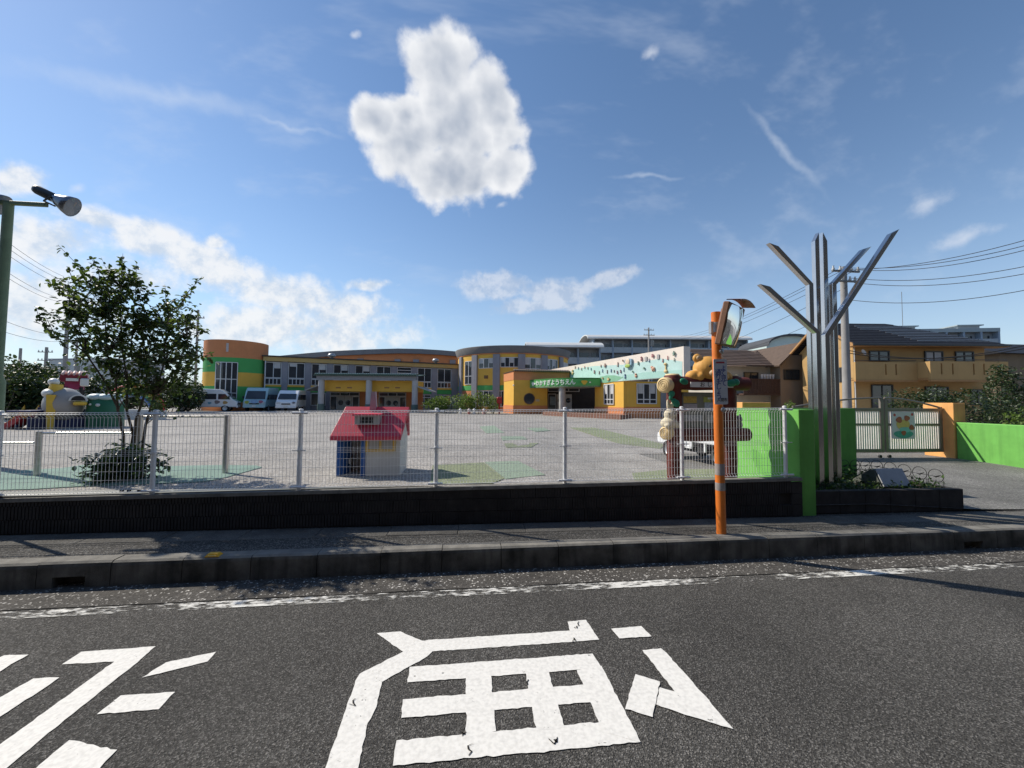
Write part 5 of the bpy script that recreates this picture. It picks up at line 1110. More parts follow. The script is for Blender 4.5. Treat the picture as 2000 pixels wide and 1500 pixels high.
for i, ch in enumerate('わかすぎようちえん'):
    px = X5([418, 478, 538, 600, 670, 745, 818, 905, 990][i]); q, tg = on_curve(px, 750); a = math.atan2(tg.y, tg.x); nrm = Vector((tg.y, -tg.x, 0))
    o = text(ch, .56, lw, CN, Matrix.Translation((q.x+nrm.x*.03, q.y+nrm.y*.03, (cz0+cz1)/2)) @ Matrix.Rotation(a, 4, 'Z') @ Matrix.Rotation(R_(90), 4, 'X'), 'character', .02, off=.006); o['kind'] = 'stuff'
for px, sc_0, m in ((X5(345), .24, lw), (X5(375), .12, lw), (X5(1085), .13, wall_green), (X5(1175), .26, mat('emblem_yellow', (.65, .42, .05), .6, .1, 4)), (X5(1270), .08, lw)):
    q, tg = on_curve(px, 750); nrm = Vector((tg.y, -tg.x, 0)); b = MB(); b.M = Matrix.Translation((q.x+nrm.x*.02, q.y+nrm.y*.02, (cz0+cz1)/2)) @ Matrix.Rotation(math.atan2(tg.y, tg.x), 4, 'Z'); b.prism(disc(0, 0, sc_0, sc_0*.75, 14, .2), -.03, .02); b.build('emblem', m, CN)
cq = at(1098, 800, 35.6); cq = inv @ cq; cc_ = MB(); cc_.cyl((cq.x, cq.y, -.2), (cq.x, cq.y, cz0+.03), .30, n=20); cc_.build('column', mat('column_conc', (.36, .35, .33), .85, .1, 3, .2, 30), CN)
# steps up to the entrance
STp = at(1150, 820, 32); st_ = thing('entrance_steps', 'low brown brick steps curving in front of the entrance', 'steps', (0, 0, 0)); brick = mat('step_brick', (.26, .14, .10), .85, .25, 9, .3, 30)
pe = [(1060, 36.5), (1105, 33.6), (1160, 31.4), (1212, 29.6)]
for k in range(3):
    off = (2-k)*.42; P = [at(px, 815, d-off) for px, d in pe]; Q = [at(1235, 815, 31.5), at(1165, 815, 35.5), at(1075, 815, 39)]
    MB().prism([(p.x, p.y) for p in P+Q], PG-.3-.0*k, PG+.02+.14*k, 'z').build('step', brick, st_)
# ================================================================== parked buses
def van(name, label, pos, rz, L=5.2, W=1.88, Hh=2.28, body=None, stick=(), nose=.75, rear=True):
    t = thing(name, label, 'van' if L < 6 else 'bus', pos, rz, 'school minibuses parked before the wing'); body = body or white_car
    # local +x is forward; side profile
    pr_ = [(-L/2, .45), (L/2-.05, .45), (L/2, .75), (L/2-.04, 1.0), (L/2-nose*.45, 1.20), (L/2-nose*1.25, Hh-.42), (L/2-nose*1.9, Hh-.08), (-L/2+.35, Hh), (-L/2+.06, Hh-.25), (-L/2, 1.2)]
    MB().prism(pr_, -W/2, W/2).build('body', body, t, bev=.09)
    dk = glass_dark
    for s in (-1, 1):
        y = s*(W/2+.004); y0, y1 = min(y, y+s*.012), max(y, y+s*.012)
        MB().prism([(L/2-nose*.75, 1.22), (L/2-nose*1.35, 1.75), (L/2-nose*2.1, 1.75), (L/2-nose*2.1, 1.22)], y0, y1).build('side_window', dk, t)
        n = 3; xs0 = L/2-nose*2.3; ww = (xs0+L/2-.25)/n
        for k in range(n): a = xs0-ww*k; MB().prism([(a, 1.22), (a-ww+.08, 1.22), (a-ww+.08, 1.76), (a, 1.76)], y0, y1).build('side_window', dk, t)
        for x in (L/2-1.0, -L/2+1.15): wheel_x(t, (x, s*(W/2-.10), .33), .33, .2, s)
    # windscreen, lights, grille, bumper
    a, b = Vector((L/2-nose*.5, 0, 1.26)), Vector((L/2-nose*1.22, 0, Hh-.45)); nv = Vector((b.z-a.z, 0, a.x-b.x)).normalized()*.03
    MB().add([(a.x+nv.x, -W*.44, a.z+nv.z), (a.x+nv.x, W*.44, a.z+nv.z), (b.x+nv.x, W*.40, b.z+nv.z), (b.x+nv.x, -W*.40, b.z+nv.z)], [(0, 1, 2, 3)]).build('windscreen', dk, t)
    for s in (-1, 1): MB().cbox((L/2-.02, s*W*.36, .93), (.10, .36, .2), .03).build('headlight', mat('headlight', (.6, .62, .65), .1, .1, 6), t); MB().cbox((L/2-nose*.9, s*(W/2+.12), 1.45), (.1, .16, .26), .02).build('mirror', black, t)
    MB().cbox((L/2+.0, 0, .80), (.07, W*.42, .12), .01).build('grille', black, t); MB().cbox((L/2-.02, 0, .50), (.16, W*.98, .22), .04).build('bumper', body, t)
    MB().cbox((L/2+.065, 0, .55), (.01, .33, .165), .003).build('number_plate', mat('plate_white', (.7, .7, .68), .5, .05, 5), t)
    for (x, z, r, c, s) in stick:
        if s: y = s*(W/2+.004); MB().prism(disc(x, z, r, r*.8, 16, .12, x), min(y, y+s*.01), max(y, y+s*.01)).build('painted_motif', mat('motif_%d' % int(c[0]*100+c[1]*10), c, .4, .15, 6), t)
        else: MB().prism(disc(x, z, r, r*.8, 16, .12, x), L/2+.02, L/2+.035, 'x').build('painted_motif', mat('motif_%d' % int(c[0]*100+c[1]*10), c, .4, .15, 6), t)
    return t
def wheel_x(parent, c, r, w, side):
    t = MB(); t.M = Matrix.Translation(c) @ Matrix.Rotation(R_(-90)*side, 4, 'X'); t.lathe([(r*.62, -w/2), (r*.92, -w/2), (r, -w*.35), (r, w*.35), (r*.92, w/2), (r*.62, w/2)], n=24); wo = t.build('wheel', tyre_m, parent)
    t = MB(); t.M = Matrix.Translation(c) @ Matrix.Rotation(R_(-90)*side, 4, 'X'); t.lathe([(r*.62, w*.45), (r*.5, w*.3), (.001, w*.32)], n=18); t.build('rim', mat('rim_silver', (.62, .62, .62), .35, .08, 10, metal=.4), wo)
p = at(401, 812, 38.5); van('minibus', 'white minibus with animal motifs parked side on by the round tower', (p.x, p.y, PG), R_(20), 5.5, 1.9, 2.3, None, ((-.3, .95, .32, (.55, .20, .08), -1), (-1.3, .9, .35, (.5, .16, .16), -1), (1.1, .95, .22, (.25, .2, .2), -1), (1.75, .9, .2, (.5, .3, .1), -1), (.5, .85, .15, (.2, .4, .5), -1)))
p = at(497, 812, 39.5); van('school_bus', 'pale blue bus with big windscreen parked between the white vans', (p.x-.5, p.y+2.9, PG), R_(-80), 6.4, 2.05, 2.55, mat('bus_blue', (.36, .55, .60), .3, .06, 3, coat=.5), ((-.65, .95, .2, (.35, .40, .08), 0), (.6, 1.0, .2, (.35, .12, .2), 0), (0, 1.0, .3, (.25, .4, .6), 0)), nose=.55)
p = at(552, 812, 39.0); van('minibus', 'white high roof minibus facing the yard beside the blue bus', (p.x-.1, p.y+2.1, PG), R_(-78), 4.9, 1.88, 2.28, None, ((.7, .95, .13, (.15, .15, .18), 0),))
# ================================================================== shrubs, hedges and little garden figures by the school
shl = leaf_mat('shrub_leaf', (.045, .085, .015), (.20, .28, .07), .3); dkl = leaf_mat('hedge_leaf', (.012, .028, .010), (.06, .09, .03), .2)
def blobs(rs, n, cs, seed):
    r_ = random.Random(seed); out = []
    for k in range(n):
        c = r_.choice(cs); a, b, d = (r_.gauss(0, 1) for _ in range(3)); q = math.sqrt(a*a+b*b+d*d)+1e-6; f = (.72+.33*r_.random())
        out.append((c[0]+a/q*c[3]*f, c[1]+b/q*c[4]*f, max(.02, c[2]+d/q*c[5]*f)))
    return out
def shrub(name, label, cat, px, dep, w, h, m, n, seed, lsize=(.10, .2), group=None, d=None, z0=PG):
    c = at(px, 800, dep); t = thing(name, label, cat, (c.x, c.y, z0), 0, group); r_ = random.Random(seed); d = d or w*.7; cs = []
    for k in range(9): x = r_.uniform(-.36, .36)*w; hh_ = h*(1-.9*(x/w)**2)*r_.uniform(.75, 1.0); cs.append((x, r_.uniform(-.3, .3)*d, hh_*.55, w*r_.uniform(.15, .25), d*.25, hh_*.45))
    leaves('foliage', blobs(0, n, cs, seed), m, t, 'stuff', world=False, size=lsize, wid=.6, droop=0, seed=seed)
    b = MB()
    for k in range(7): q = r_.choice(cs); b.tube([(q[0]*.3, q[1]*.3, -.1), (q[0]*.8, q[1]*.8, q[2]*.6), (q[0], q[1], q[2])], [.04, .03, .01], 5, False)
    b.build('stems', bark, t, kind='stuff', fix=False); return t
shrub('garden_shrub', 'broad green shrub left of the gap before the round hall', 'shrub', 880, 39.5, 5.0, 2.1, shl, 3400, 31, group='shrubs before the round hall')
shrub('garden_shrub', 'taller green shrub with pale shoots touching the round hall pilaster', 'shrub', 938, 39, 3.8, 2.4, shl, 2800, 32, group='shrubs before the round hall')
fc = [((.62, .60, .56), (.75, .72, .68)), ((.5, .16, .12), (.75, .6, .55)), ((.6, .58, .55), (.72, .7, .66)), ((.55, .3, .25), (.75, .65, .62))]
lbls = ['small white garden figure standing alone under the left shrub', 'small garden figure with red clothes and pale cap', 'small white capped garden figure beside the red one', 'small pinkish garden figure near the red post box']
for i, px in enumerate((899, 916, 926, 945)):
    c = at(px, 806, 37); t = thing('garden_figure', lbls[i], 'garden figure', (c.x, c.y, PG), 0, 'garden figures along the yard edge'); t.scale = (.62, .62, .62)
    b = MB(); b.lathe([(.20, -.02), (.24, .15), (.20, .40), (.10, .5)], n=14); b.build('body', mat('fig%d' % i, fc[i][0], .6, .1, 6), t); MB().ell((0, 0, .62), (.2, .2, .19), 14, 10).build('head', mat('figh%d' % i, fc[i][1], .6, .05, 6), t)
    MB().lathe([(.24, .68), (.20, .76), (.001, .92)], n=14).build('cap', mat('figh%d' % i, fc[i][1]), t)
c = at(975, 806, 38.3); t = thing('post_box', 'small red post box standing left of the entrance block', 'post box', (c.x, c.y, PG)); MB().cbox((0, 0, 1.35), (.5, .4, .65), .05).build('box', mat('box_red', (.45, .03, .03), .4, .1, 5), t); MB().cyl((0, 0, -.1), (0, 0, 1.05), .08, n=10).build('stand', mat('box_red', (.45, .03, .03)), t); MB().box(-.17, .17, -.205, -.19, 1.45, 1.50).build('slot', black, t)
# ================================================================== playground equipment on the left
PD = 17.0
def eq(px, py=846): return on_z(px, py, PG)
c = at(132, 846, PD); bird = thing('egg_playhouse', 'grey egg shaped climbing house with arched window and yellow ledge', 'play structure', (c.x, c.y, PG), R_(40)); E_ = lambda px, py, y=0: loc_hit(bird, px, py, y=y)
pgrey = mat('frp_grey', (.36, .33, .30), .45, .08, 2); pyel = mat('frp_yellow', (.72, .46, .06), .4, .08, 3); pwht = mat('frp_white', (.70, .70, .66), .45, .05, 3); pgrn = mat('frp_green', (.02, .13, .065), .4, .12, 2); pmag = mat('frp_magenta', (.30, .03, .10), .45, .1, 3); pmar = mat('frp_maroon', (.20, .015, .03), .45, .1, 3); pnavy = mat('frp_navy', (.03, .04, .12), .5, .1, 3); pred2 = mat('frp_red', (.38, .03, .04), .4, .1, 3)
k44 = abs(E_(101, 800).x-E_(100, 800).x); kz = abs(E_(100, 801).z-E_(100, 800).z); ec = E_(125, 790)
b = MB(); b.ell((ec.x, .0, ec.z), (45*k44, .80, 33*kz), 30, 18); b.build('egg_body', pgrey, bird)
q = E_(96, 768); b = MB(); b.ell((q.x, -.1, q.z), (15*k44, .5, 9*kz), 18, 12, Matrix.Rotation(R_(-14), 3, 'Y')); b.build('beak', pwht, bird)
q = E_(105, 746); b = MB(); b.ell((q.x, 0, q.z), (12.5*k44, .3, 7.5*kz), 16, 10, Matrix.Rotation(R_(14), 3, 'Y')); b.build('crest', pwht, bird)
q = E_(109, 757, -.2); MB().cyl((q.x, -.2, q.z-.22), (q.x+.02, -.2, q.z+.14), .24, .19, n=14).build("crest_neck", pyel, bird)
a, b_ = E_(91, 771, -.55), E_(106, 800, -.55); b = MB(); b.prism([(a.x, a.z), (a.x+.28, a.z), (b_.x-.06, b_.z+.25), (b_.x+.06, b_.z+.18), (b_.x, 0), (a.x+.05, 0)], -.72, -.4); b.build('bill', pyel, bird)
q = E_(153, 783, -.70); w_ = 9.5*kz
arch = [(w_*math.cos(t), .95*w_*math.sin(t)) for t in [math.pi*i/12 for i in range(13)]]
b = MB(); b.M = Matrix.Translation((q.x, -.72, q.z)); b.prism([(x*1.35, z*1.35) for x, z in arch], -.06, .3); aw = b.build('arch_window', pwht, bird); b = MB(); b.M = Matrix.Translation((q.x, -.79, q.z+.02)); b.prism(arch, -.01, .02); b.build('opening', black, aw)
a, b_ = E_(143, 785, -.8), E_(170, 791, -.8); MB().cbox(((a.x+b_.x)/2, -.75, (a.z+b_.z)/2), (b_.x-a.x, .4, a.z-b_.z+.03), .04).build('ledge', pyel, bird)
for x in (-.55, .55, .1): MB().cyl((x+ec.x, 0, -.1), (x+ec.x, 0, ec.z-.2), .1, n=10).build('leg', pnavy, bird)
MB().box(ec.x-.9, ec.x+1.0, -.3, .3, -.05, ec.z-.55).build('base_wall', pnavy, bird)
c = at(60, 848, 16.5); sl = thing('slide', 'yellow and red plastic slide sweeping down beside the egg house', 'slide', (c.x, c.y, PG)); S_ = lambda px, py: loc_hit(sl, px, py, y=0)
for (pa0, pa1, pa2), y, m in ((((62, 800), (45, 826), (2, 848)), .0, pyel), (((80, 815), (52, 838), (14, 852)), -.5, pred2)):
    P = [S_(*pa0), S_(*pa1), S_(*pa2)]; n_ = 10; C_ = [P[0]*(1-t)**2+P[1]*2*t*(1-t)+P[2]*t*t for t in [i/n_ for i in range(n_+1)]]; b = MB(); vs_ = []
    for q in C_:
        for dy, dz in ((-.26, .20), (-.24, .0), (.24, .0), (.26, .20), (.28, .20), (.27, -.05), (-.27, -.05), (-.28, .20)): vs_.append((q.x, y+dy, max(.02, q.z)+dz))
    b.add(vs_, [(i*8+j, i*8+(j+1) % 8, i*8+8+(j+1) % 8, i*8+8+j) for i in range(n_) for j in range(8)], False); b.build('chute', m, sl)
for x, h in ((S_(66, 800).x, S_(66, 800).z), (S_(88, 815).x, S_(80, 812).z)): MB().cyl((x, .2, -.1), (x, .2, h+.1), .05, n=8).build('leg', pnavy, sl); MB().cyl((x, -.6, -.1), (x, -.6, h), .05, n=8).build('leg', pnavy, sl)
MB().cbox((S_(76, 804).x, -.2, S_(70, 801).z-.03), (.9, 1.1, .07), .01).build('platform', pnavy, sl)
c = at(204, 846, 17.5); gd = thing('green_dome', 'dark green climbing dome with white wavy top and porthole', 'play structure', (c.x, c.y, PG)); G_ = lambda px, py, y=0: loc_hit(gd, px, py, y=y)
zt_ = G_(205, 774).z; hw = (G_(234, 800).x-G_(175, 800).x)/2
b = MB(); b.lathe([(hw*1.02, -.1), (hw, .5), (hw*.96, zt_*.75), (hw*.8, zt_*.93), (hw*.45, zt_), (.001, zt_*1.02)], n=28); b.build('dome', pgrn, gd)
b = MB()
for k in range(7): a = k*.9-3.6; b.ell((hw*.55*math.cos(a), hw*.55*math.sin(a), zt_*.97), (.32, .28, .16), 12, 8)
b.build('wavy_top', mat('frp_ice', (.42, .55, .56), .4, .1, 3), gd)
for px, py, r in ((216, 783, 5.2), (194, 791, 3.2), (180, 790, 2.0)):
    q = G_(px, py, -hw*.82); kk = abs(G_(101, 800).x-G_(100, 800).x); b = MB(); b.M = Matrix.Translation((q.x, -math.sqrt(max(.01, (hw*.97)**2-q.x**2))-.02, q.z)) @ Matrix.Rotation(R_(90), 4, 'X'); b.lathe([(.001, .03), (r*kk, .02), (r*kk, -.1)], n=18); b.build('porthole', pwht, gd)
c = at(145, 840, 20); pt_ = thing('castle_tower', 'maroon play tower with pale wavy roof behind the egg house', 'play structure', (c.x, c.y, PG), R_(40)); Q_ = lambda px, py: loc_hit(pt_, px, py, y=-1)
x0_, x1_ = Q_(116, 750).x, Q_(170, 750).x; z1_, z2_, z3_, z4_ = Q_(140, 760).z, Q_(140, 745).z, Q_(140, 732).z, Q_(140, 722).z
MB().box(x0_+.15, x1_-.15, -.8, .8, z1_, z2_).build('cabin', pmag, pt_); MB().box(x0_, x1_, -1, 1, z2_, z3_).build('eaves', pmar, pt_); MB().box(x0_+.2, x1_-.3, -1.03, -1.0, z2_+.02, z2_+.16).build('white_band', pwht, pt_)
b = MB()
for k in range(5): x = x0_+(k+.5)*(x1_-x0_)/5; b.ell((x, 0, z3_), ((x1_-x0_)/8.5, 1.05, z4_-z3_), 14, 8)
b.build('wavy_roof', mat('frp_pink', (.62, .42, .38), .45, .1, 3), pt_)
for x in (x0_+.2, x1_-.2):
    for y in (-.8, .8): MB().cyl((x, y, -.1), (x, y, z1_+.1), .07, n=8).build('leg', black, pt_)
q = Q_(165, 747); MB().cbox((q.x, -1.05, q.z), (.3, .1, .4), .06).build('white_rock', pwht, pt_)
c = at(258, 815, 24); rbw = thing('rainbow_arch', 'low rainbow striped play arch behind the small tree', 'play structure', (c.x, c.y, PG))
for i, cc in enumerate(((.5, .05, .05), (.6, .3, .05), (.6, .5, .1), (.15, .35, .15), (.12, .2, .4))):
    b = MB(); r = 1.55-.16*i; b.tube([(r*math.cos(t)*1.15, 0, .55+r*math.sin(t)) for t in [math.pi*k/16 for k in range(17)]], .085, 8); b.build('stripe', mat('rainbow%d' % i, cc, .5, .08, 4), rbw)
MB().box(-1.8, 1.8, -.25, .25, -.05, .6).build('arch_base', pwht, rbw)
hedge_rows = [(-20, 24, 5.0, 3.4, 41), (45, 23.5, 4.5, 2.9, 42), (30, 28, 6.5, 4.2, 43), (100, 30, 6, 4.0, 44), (225, 33, 6, 3.5, 45), (330, 36, 6, 3.6, 46), (385, 42, 4.5, 3.3, 47)]
hl = ['dark clipped hedge mass beside the yellow slide', 'dark hedge clump directly behind the slide top', 'tall dark tree row rising over the hedge clump', 'dark evergreen clump behind the castle play tower', 'dark evergreen clump behind the rainbow arch', 'green trees behind the white minibus', 'olive shrub between minibus and round tower']
for (px, d, w, h, s), l in zip(hedge_rows, hl): shrub('hedge', l, 'hedge', px, d, w, h, dkl, 4200, s, (.14, .28), 'hedges round the yard', 2.2)
shrub('roadside_tree', 'sparse dark tree at the far left beyond the hedge', 'tree', -8, 22, 2.6, 4.0, dkl, 700, 51, (.14, .3))
# ================================================================== houses and flats behind
def poles(px, ptop, dep, label, r=.16, arms=(), tr=None, z0=PG):
    c = at(px, 800, dep); t = thing('utility_pole', label, 'utility pole', (c.x, c.y, z0)); h = loc_hit(t, px, ptop, y=0).z; m = mat('pole_concrete', (.30, .29, .28), .85, .1, 3)
    MB().cyl((0, 0, -.5), (0, 0, h), r*1.15, r*.8, n=14).build('pole_shaft', m, t)
    for dz, w in arms: MB().cbox((0, -.12, h-dz), (w, .09, .09), .01).build('cross_arm', grey_metal, t)
    for dz, w in arms:
        for s in (-.45, -.2, .2, .45): MB().lathe([(.05, 0), (.07, .06), (.03, .14), (.05, .2)], (s*w, -.12, h-dz+.04), 8).build('insulator', mat('insulator', (.6, .6, .58), .3, .05, 4), t)
    if tr: MB().cyl((tr[0], -.1, h-tr[1]-.9), (tr[0], -.1, h-tr[1]), .27, n=14).build('transformer', grey_metal, t)
    return t, h
p1, h1 = poles(1655, 522, 19.0, 'concrete utility pole with cross arms in front of the tan house', .17, ((.25, 1.5), (.75, 1.1)), z0=.5)
poles(122, 618, 38, 'tall concrete pole seen through the small tree beside the castle tower', .18, ((.5, 1.4),))
poles(143, 660, 45, 'thin green grey pole next to the taller pole', .13)
poles(84, 678, 46, 'concrete pole with transformer brackets left of the white building', .17, ((.6, 1.6), (1.6, 1.6)), (-.9, 2.3))
poles(33, 680, 48, 'bare concrete pole over the dark hedge', .16)
poles(379, 605, 46, 'slender pole rising behind the right side of the small tree', .14, ((1.0, 1.6),), (-1.0, 1.1))
poles(1268, 640, 60, 'utility pole in front of the grey flats', .14, ((.4, 1.6), (1.2, 1.8)), (.5, 2.0))
wire_m = mat('wire', (.02, .02, .022), .6, .05, 4); Pp = MW[p1.name].translation
def wire(a, b, sag, label, group, r=.013):
    a, b = Vector(a), Vector(b); P = [a.lerp(b, t)-Vector((0, 0, sag*4*t*(1-t))) for t in [i/14 for i in range(15)]]; m = MB(); m.tube(P, r, 5, False)
    solo(m, 'power_line', wire_m, label, 'wire', group, loc=tuple(a), fix=False)
LR = 'thin overhead wire from the tan house pole towards the driveway side'; LL = 'thin overhead wire from the tan house pole towards the grey flats'; LW = 'thin overhead wire from the floodlight side to the poles behind the tree'
PTR = lambda px, py: at(px, py, 18.9)
for (px, py), (qx_, qy_) in zip(((1635, 527), (1655, 523), (1672, 527), (1662, 543), (1668, 552), (1662, 586)), ((2060, 452), (2060, 464), (2060, 473), (2060, 508), (2060, 523), (2060, 555))): wire(PTR(px, py), at(qx_, qy_, 13.0), .35, LR, 'wires right of the pole')
for (px, py), (qx_, qy_) in zip(((1635, 527), (1655, 523), (1672, 527), (1655, 560), (1655, 600)), ((1330, 657), (1330, 662), (1330, 668), (1330, 694), (1400, 690))): wire(PTR(px, py), at(qx_, qy_, 55.0), .6, LL, 'wires left of the pole')
for (a, b) in (((-30, 437), (125, 540)), ((-30, 450), (125, 548)), ((-30, 465), (125, 558)), ((-30, 500), (110, 580)), ((-30, 512), (110, 588)), ((-30, 610), (122, 655)), ((-30, 635), (122, 667))): wire(at(*a, 22), at(*b, 37.8), .3, LW, 'wires at the far left')
for a, b in (((2060, 668), (1660, 685)), ((2060, 660), (1660, 690))): wire(at(*a, 15), at(*b, 19), .5, LR, 'wires right of the pole', .02)
# ---- grey flats with barrel roofs
flat_w = mat('flat_wall', (.30, .32, .35), .8, .1, .6); flat_p = mat('flat_panel', (.36, .39, .42), .7, .08, 1); flat_d = mat('flat_dark', (.07, .075, .085), .8, .15, .5); flat_c = mat('flat_column', (.26, .32, .40), .7, .08, 1); roof_w = mat('roof_shell', (.62, .62, .60), .5, .05, 1)
def flats(name, label, pxa, pxb, dep, pyr, floors, bays_, arch_l=True, fh=2.9, skew=0):
    t, Wd = facade(name, label, pxa, dep, pxb, dep+skew); top = loc_hit(t, pxa, pyr, y=0).z
    MB().box(0, Wd, 1.4, 10, -.5, top-.25).build('wall', flat_w, t)
    for f in range(floors):
        zf0 = top-.3-(f+1)*fh
        MB().box(-.05, Wd+.05, 0, 1.6, zf0-.12, zf0+.06).build('balcony_slab', flat_w, t)
        for k in range(bays_):
            a, b_ = Wd*k/bays_, Wd*(k+1)/bays_
            MB().box(a+.16, b_-.16, 0.02, .08, zf0+.06, zf0+1.15).build('balcony_panel', flat_p, t)
            MB().box(a+.5, a+(b_-a)*.55, 1.33, 1.39, zf0+.1, zf0+2.2).build('window', glass_dark, t); MB().box(a+(b_-a)*.68, b_-.5, 1.33, 1.39, zf0+.9, zf0+2.1).build('window', glass_dark, t)
    for k in range(bays_+1): x = Wd*k/bays_; MB().box(x-.14, x+.14, -.04, 1.39, -.5, top-.3).build('fin', flat_c, t)
    n_ = 12; Rw = 5.6; pr_ = [(5.0+6.2*math.cos(a), top-.28+1.5*math.sin(a)) for a in [math.pi*i/n_ for i in range(n_+1)]]; pr2 = [(5.0+5.9*math.cos(a), top-.33+1.3*math.sin(a)) for a in [math.pi*i/n_ for i in range(n_+1)]]
    b = MB(); poly = pr_+pr2[::-1]; b.prism(poly, -1.6 if arch_l else -.3, Wd+.5, 'x'); b.build('barrel_roof', roof_w, t)
    MB().prism(pr2, .3, Wd-.2, 'x').build('gable', flat_w, t); return t
flats('apartment_block', 'grey apartment block with long barrel roof behind the mural wall', 1160, 1462, 86, 660, 5, 8)
flats('apartment_block', 'lower grey apartment block with small barrel roof beside the round hall', 1043, 1172, 72, 676, 4, 3)
fr_, FW_ = facade('apartment_block', 'distant grey blue apartment block rising above the tan house roof', 1755, 95, 1958, 92); top = loc_hit(fr_, 1900, 641, y=0).z
MB().box(0, FW_, 1.3, 12, -.5, top-.2).build('wall', flat_w, fr_); MB().box(-.2, FW_+.2, -.1, 12, top-.9, top).build('roof_slab', mat('flat_pale', (.33, .38, .40), .7, .08, 1), fr_)
for f in range(2):
    for k in range(6): a, b_ = FW_*k/6, FW_*(k+1)/6; z = top-.9-(f+1)*2.9; MB().box(a+.1, b_-.1, 0, .12, z, z+1.2).build('balcony_panel', flat_p, fr_); MB().box(a+.6, b_-.9, 1.2, 1.29, z+.2, z+2.1).build('window', glass_dark, fr_)
for k in range(7): x = FW_*k/6; MB().box(x-.2, x+.2, -.05, 1.3, -.5, top-.9).build('fin', flat_c, fr_)
for px0, px1 in ((1755, 1795), (1870, 1922)): a, b_ = loc_hit(fr_, px0, 640, y=2).x, loc_hit(fr_, px1, 640, y=2).x; MB().box(a+.5, b_-.5, 2.5, 7, top, top+1.0).build('stair_head', flat_p, fr_); MB().box(a, b_, 2, 8, top+1.0, top+1.25).build('stair_roof', mat('flat_pale', (.33, .38, .40)), fr_)
q = loc_hit(fr_, 1763, 632, y=4); MB().cyl((q.x, 4, top), (q.x, 4, loc_hit(fr_, 1763, 570, y=4).z), .06, n=6).build('antenna_mast', grey_metal, fr_)
dmb, DW = facade('domed_hall', 'pale aqua hall with shallow arched roof behind the houses', 1505, 62, 1600, 62); zt_ = loc_hit(dmb, 1555, 656, y=0).z; ze = loc_hit(dmb, 1510, 676, y=0).z
ar = [(DW/2+DW*.54*math.cos(a), ze+(zt_-ze)*math.sin(a)) for a in [math.pi*i/14 for i in range(15)]]
MB().prism([(DW*1.0, 0)]+ar+[(0, 0)], .2, 8).build('wall', mat('aqua_wall', (.50, .60, .58), .7, .05, 1), dmb); MB().prism([(x, z+.3) for x, z in ar]+[(x, z) for x, z in ar[::-1]], -.4, 8.2).build('roof', flat_d, dmb)
wb, WBW = facade('white_building', 'pale flat roofed building behind the play equipment', 90, 62, 212, 60); zt_ = loc_hit(wb, 95, 703, y=0).z
MB().box(0, WBW, 0, 8, -.3, zt_).build('wall', mat('pale_wall', (.50, .52, .52), .8, .06, 1), wb); MB().box(-.1, WBW+.1, -.1, 8.1, zt_, zt_+.2).build('roof_edge', flat_w, wb)
for k in range(4): a = .9+k*2.3; window(wb, a, a+1.1, zt_-2.2, zt_-.9, 0, 1, ())
# ---- tan house
house_t = mat('tan_wall', (.46, .29, .12), .85, .06, 1.0, .2, 50, dirt=.08); roof_t = mat('roof_tile_dark', (.022, .022, .026), .6, .3, 5, spec=.2); frm = mat('frame_black', (.025, .025, .027), .4, .1, 5); trim = mat('tan_trim', (.40, .22, .09), .8, .08, 3)
hc = at(1669, 800, 30); TH = thing('tan_house', 'two storey tan house with dark tiled roof and long balcony', 'house', (hc.x, hc.y, .3), R_(-6.0))
hx = lambda px, y=0: loc_hit(TH, px, 740, y=y).x; hzz = lambda py, px=1700, y=0: loc_hit(TH, px, py, y=y).z
xr_ = hx(1925); x1_ = hx(1925); ez = hzz(681); HDp = 5.3
MB().box(0, x1_, 0, HDp, -.3, ez+.25).build('wall', house_t, TH)
# wing to the left, set back, gable end seen in the sun
lx = lambda py, px: loc_hit(TH, px, py, x=0)
# roof: hip with stepped tile courses
zr = hzz(632, 1720, 2.6); rx0, rx1 = -.6, x1_*.50; ex0, ex1, ey0, ey1 = -.75, x1_+.9, -.9, HDp+.7
eave = ez+.22; ncs = 13
for side in range(4):
    b = MB()
    for k in range(ncs):
        t0, t1 = k/ncs, (k+1)/ncs
        def cor(t): return (ex0+(rx0+.6-ex0)*t*.15, ex1+(rx1-ex1)*t, ey0+(HDp/2-ey0)*t, ey1+(HDp/2-ey1)*t, eave+(zr-eave)*t)
        a = cor(t0); c_ = cor(t1); li = .035
        if side == 0: vs_ = [(a[0], a[2], a[4]+li), (a[1], a[2], a[4]+li), (c_[1], c_[2], c_[4]), (c_[0], c_[2], c_[4]), (a[0], a[2], a[4]-.03), (a[1], a[2], a[4]-.03)]
        elif side == 1: vs_ = [(a[1], a[3], a[4]+li), (a[0], a[3], a[4]+li), (c_[0], c_[3], c_[4]), (c_[1], c_[3], c_[4]), (a[1], a[3], a[4]-.03), (a[0], a[3], a[4]-.03)]
        elif side == 2: vs_ = [(a[1], a[2], a[4]+li), (a[1], a[3], a[4]+li), (c_[1], c_[3], c_[4]), (c_[1], c_[2], c_[4]), (a[1], a[2], a[4]-.03), (a[1], a[3], a[4]-.03)]
        else: continue
        b.add(vs_, [(0, 1, 2, 3), (4, 5, 1, 0)])
    if b.v: b.build('roof_slope', roof_t, TH, kind='stuff')
glint = mat('tile_glint', (.42, .43, .46), .3, .1, 4)  # pale strips paint sun glints along the roof tile courses
for k in range(2, ncs-1):
    t0 = k/ncs; xe_ = ex1+(rx1-ex1)*t0; y_ = ey0+(HDp/2-ey0)*t0; z_ = eave+(zr-eave)*t0; xs_ = x1_*(.22+.28*(1-t0)) if k < 9 else x1_*.2
    if xe_-.2 > xs_: MB().box(xs_, xe_-.1, y_-.03, y_-.004, z_+.005, z_+.045).build('tile_glint', glint, TH)
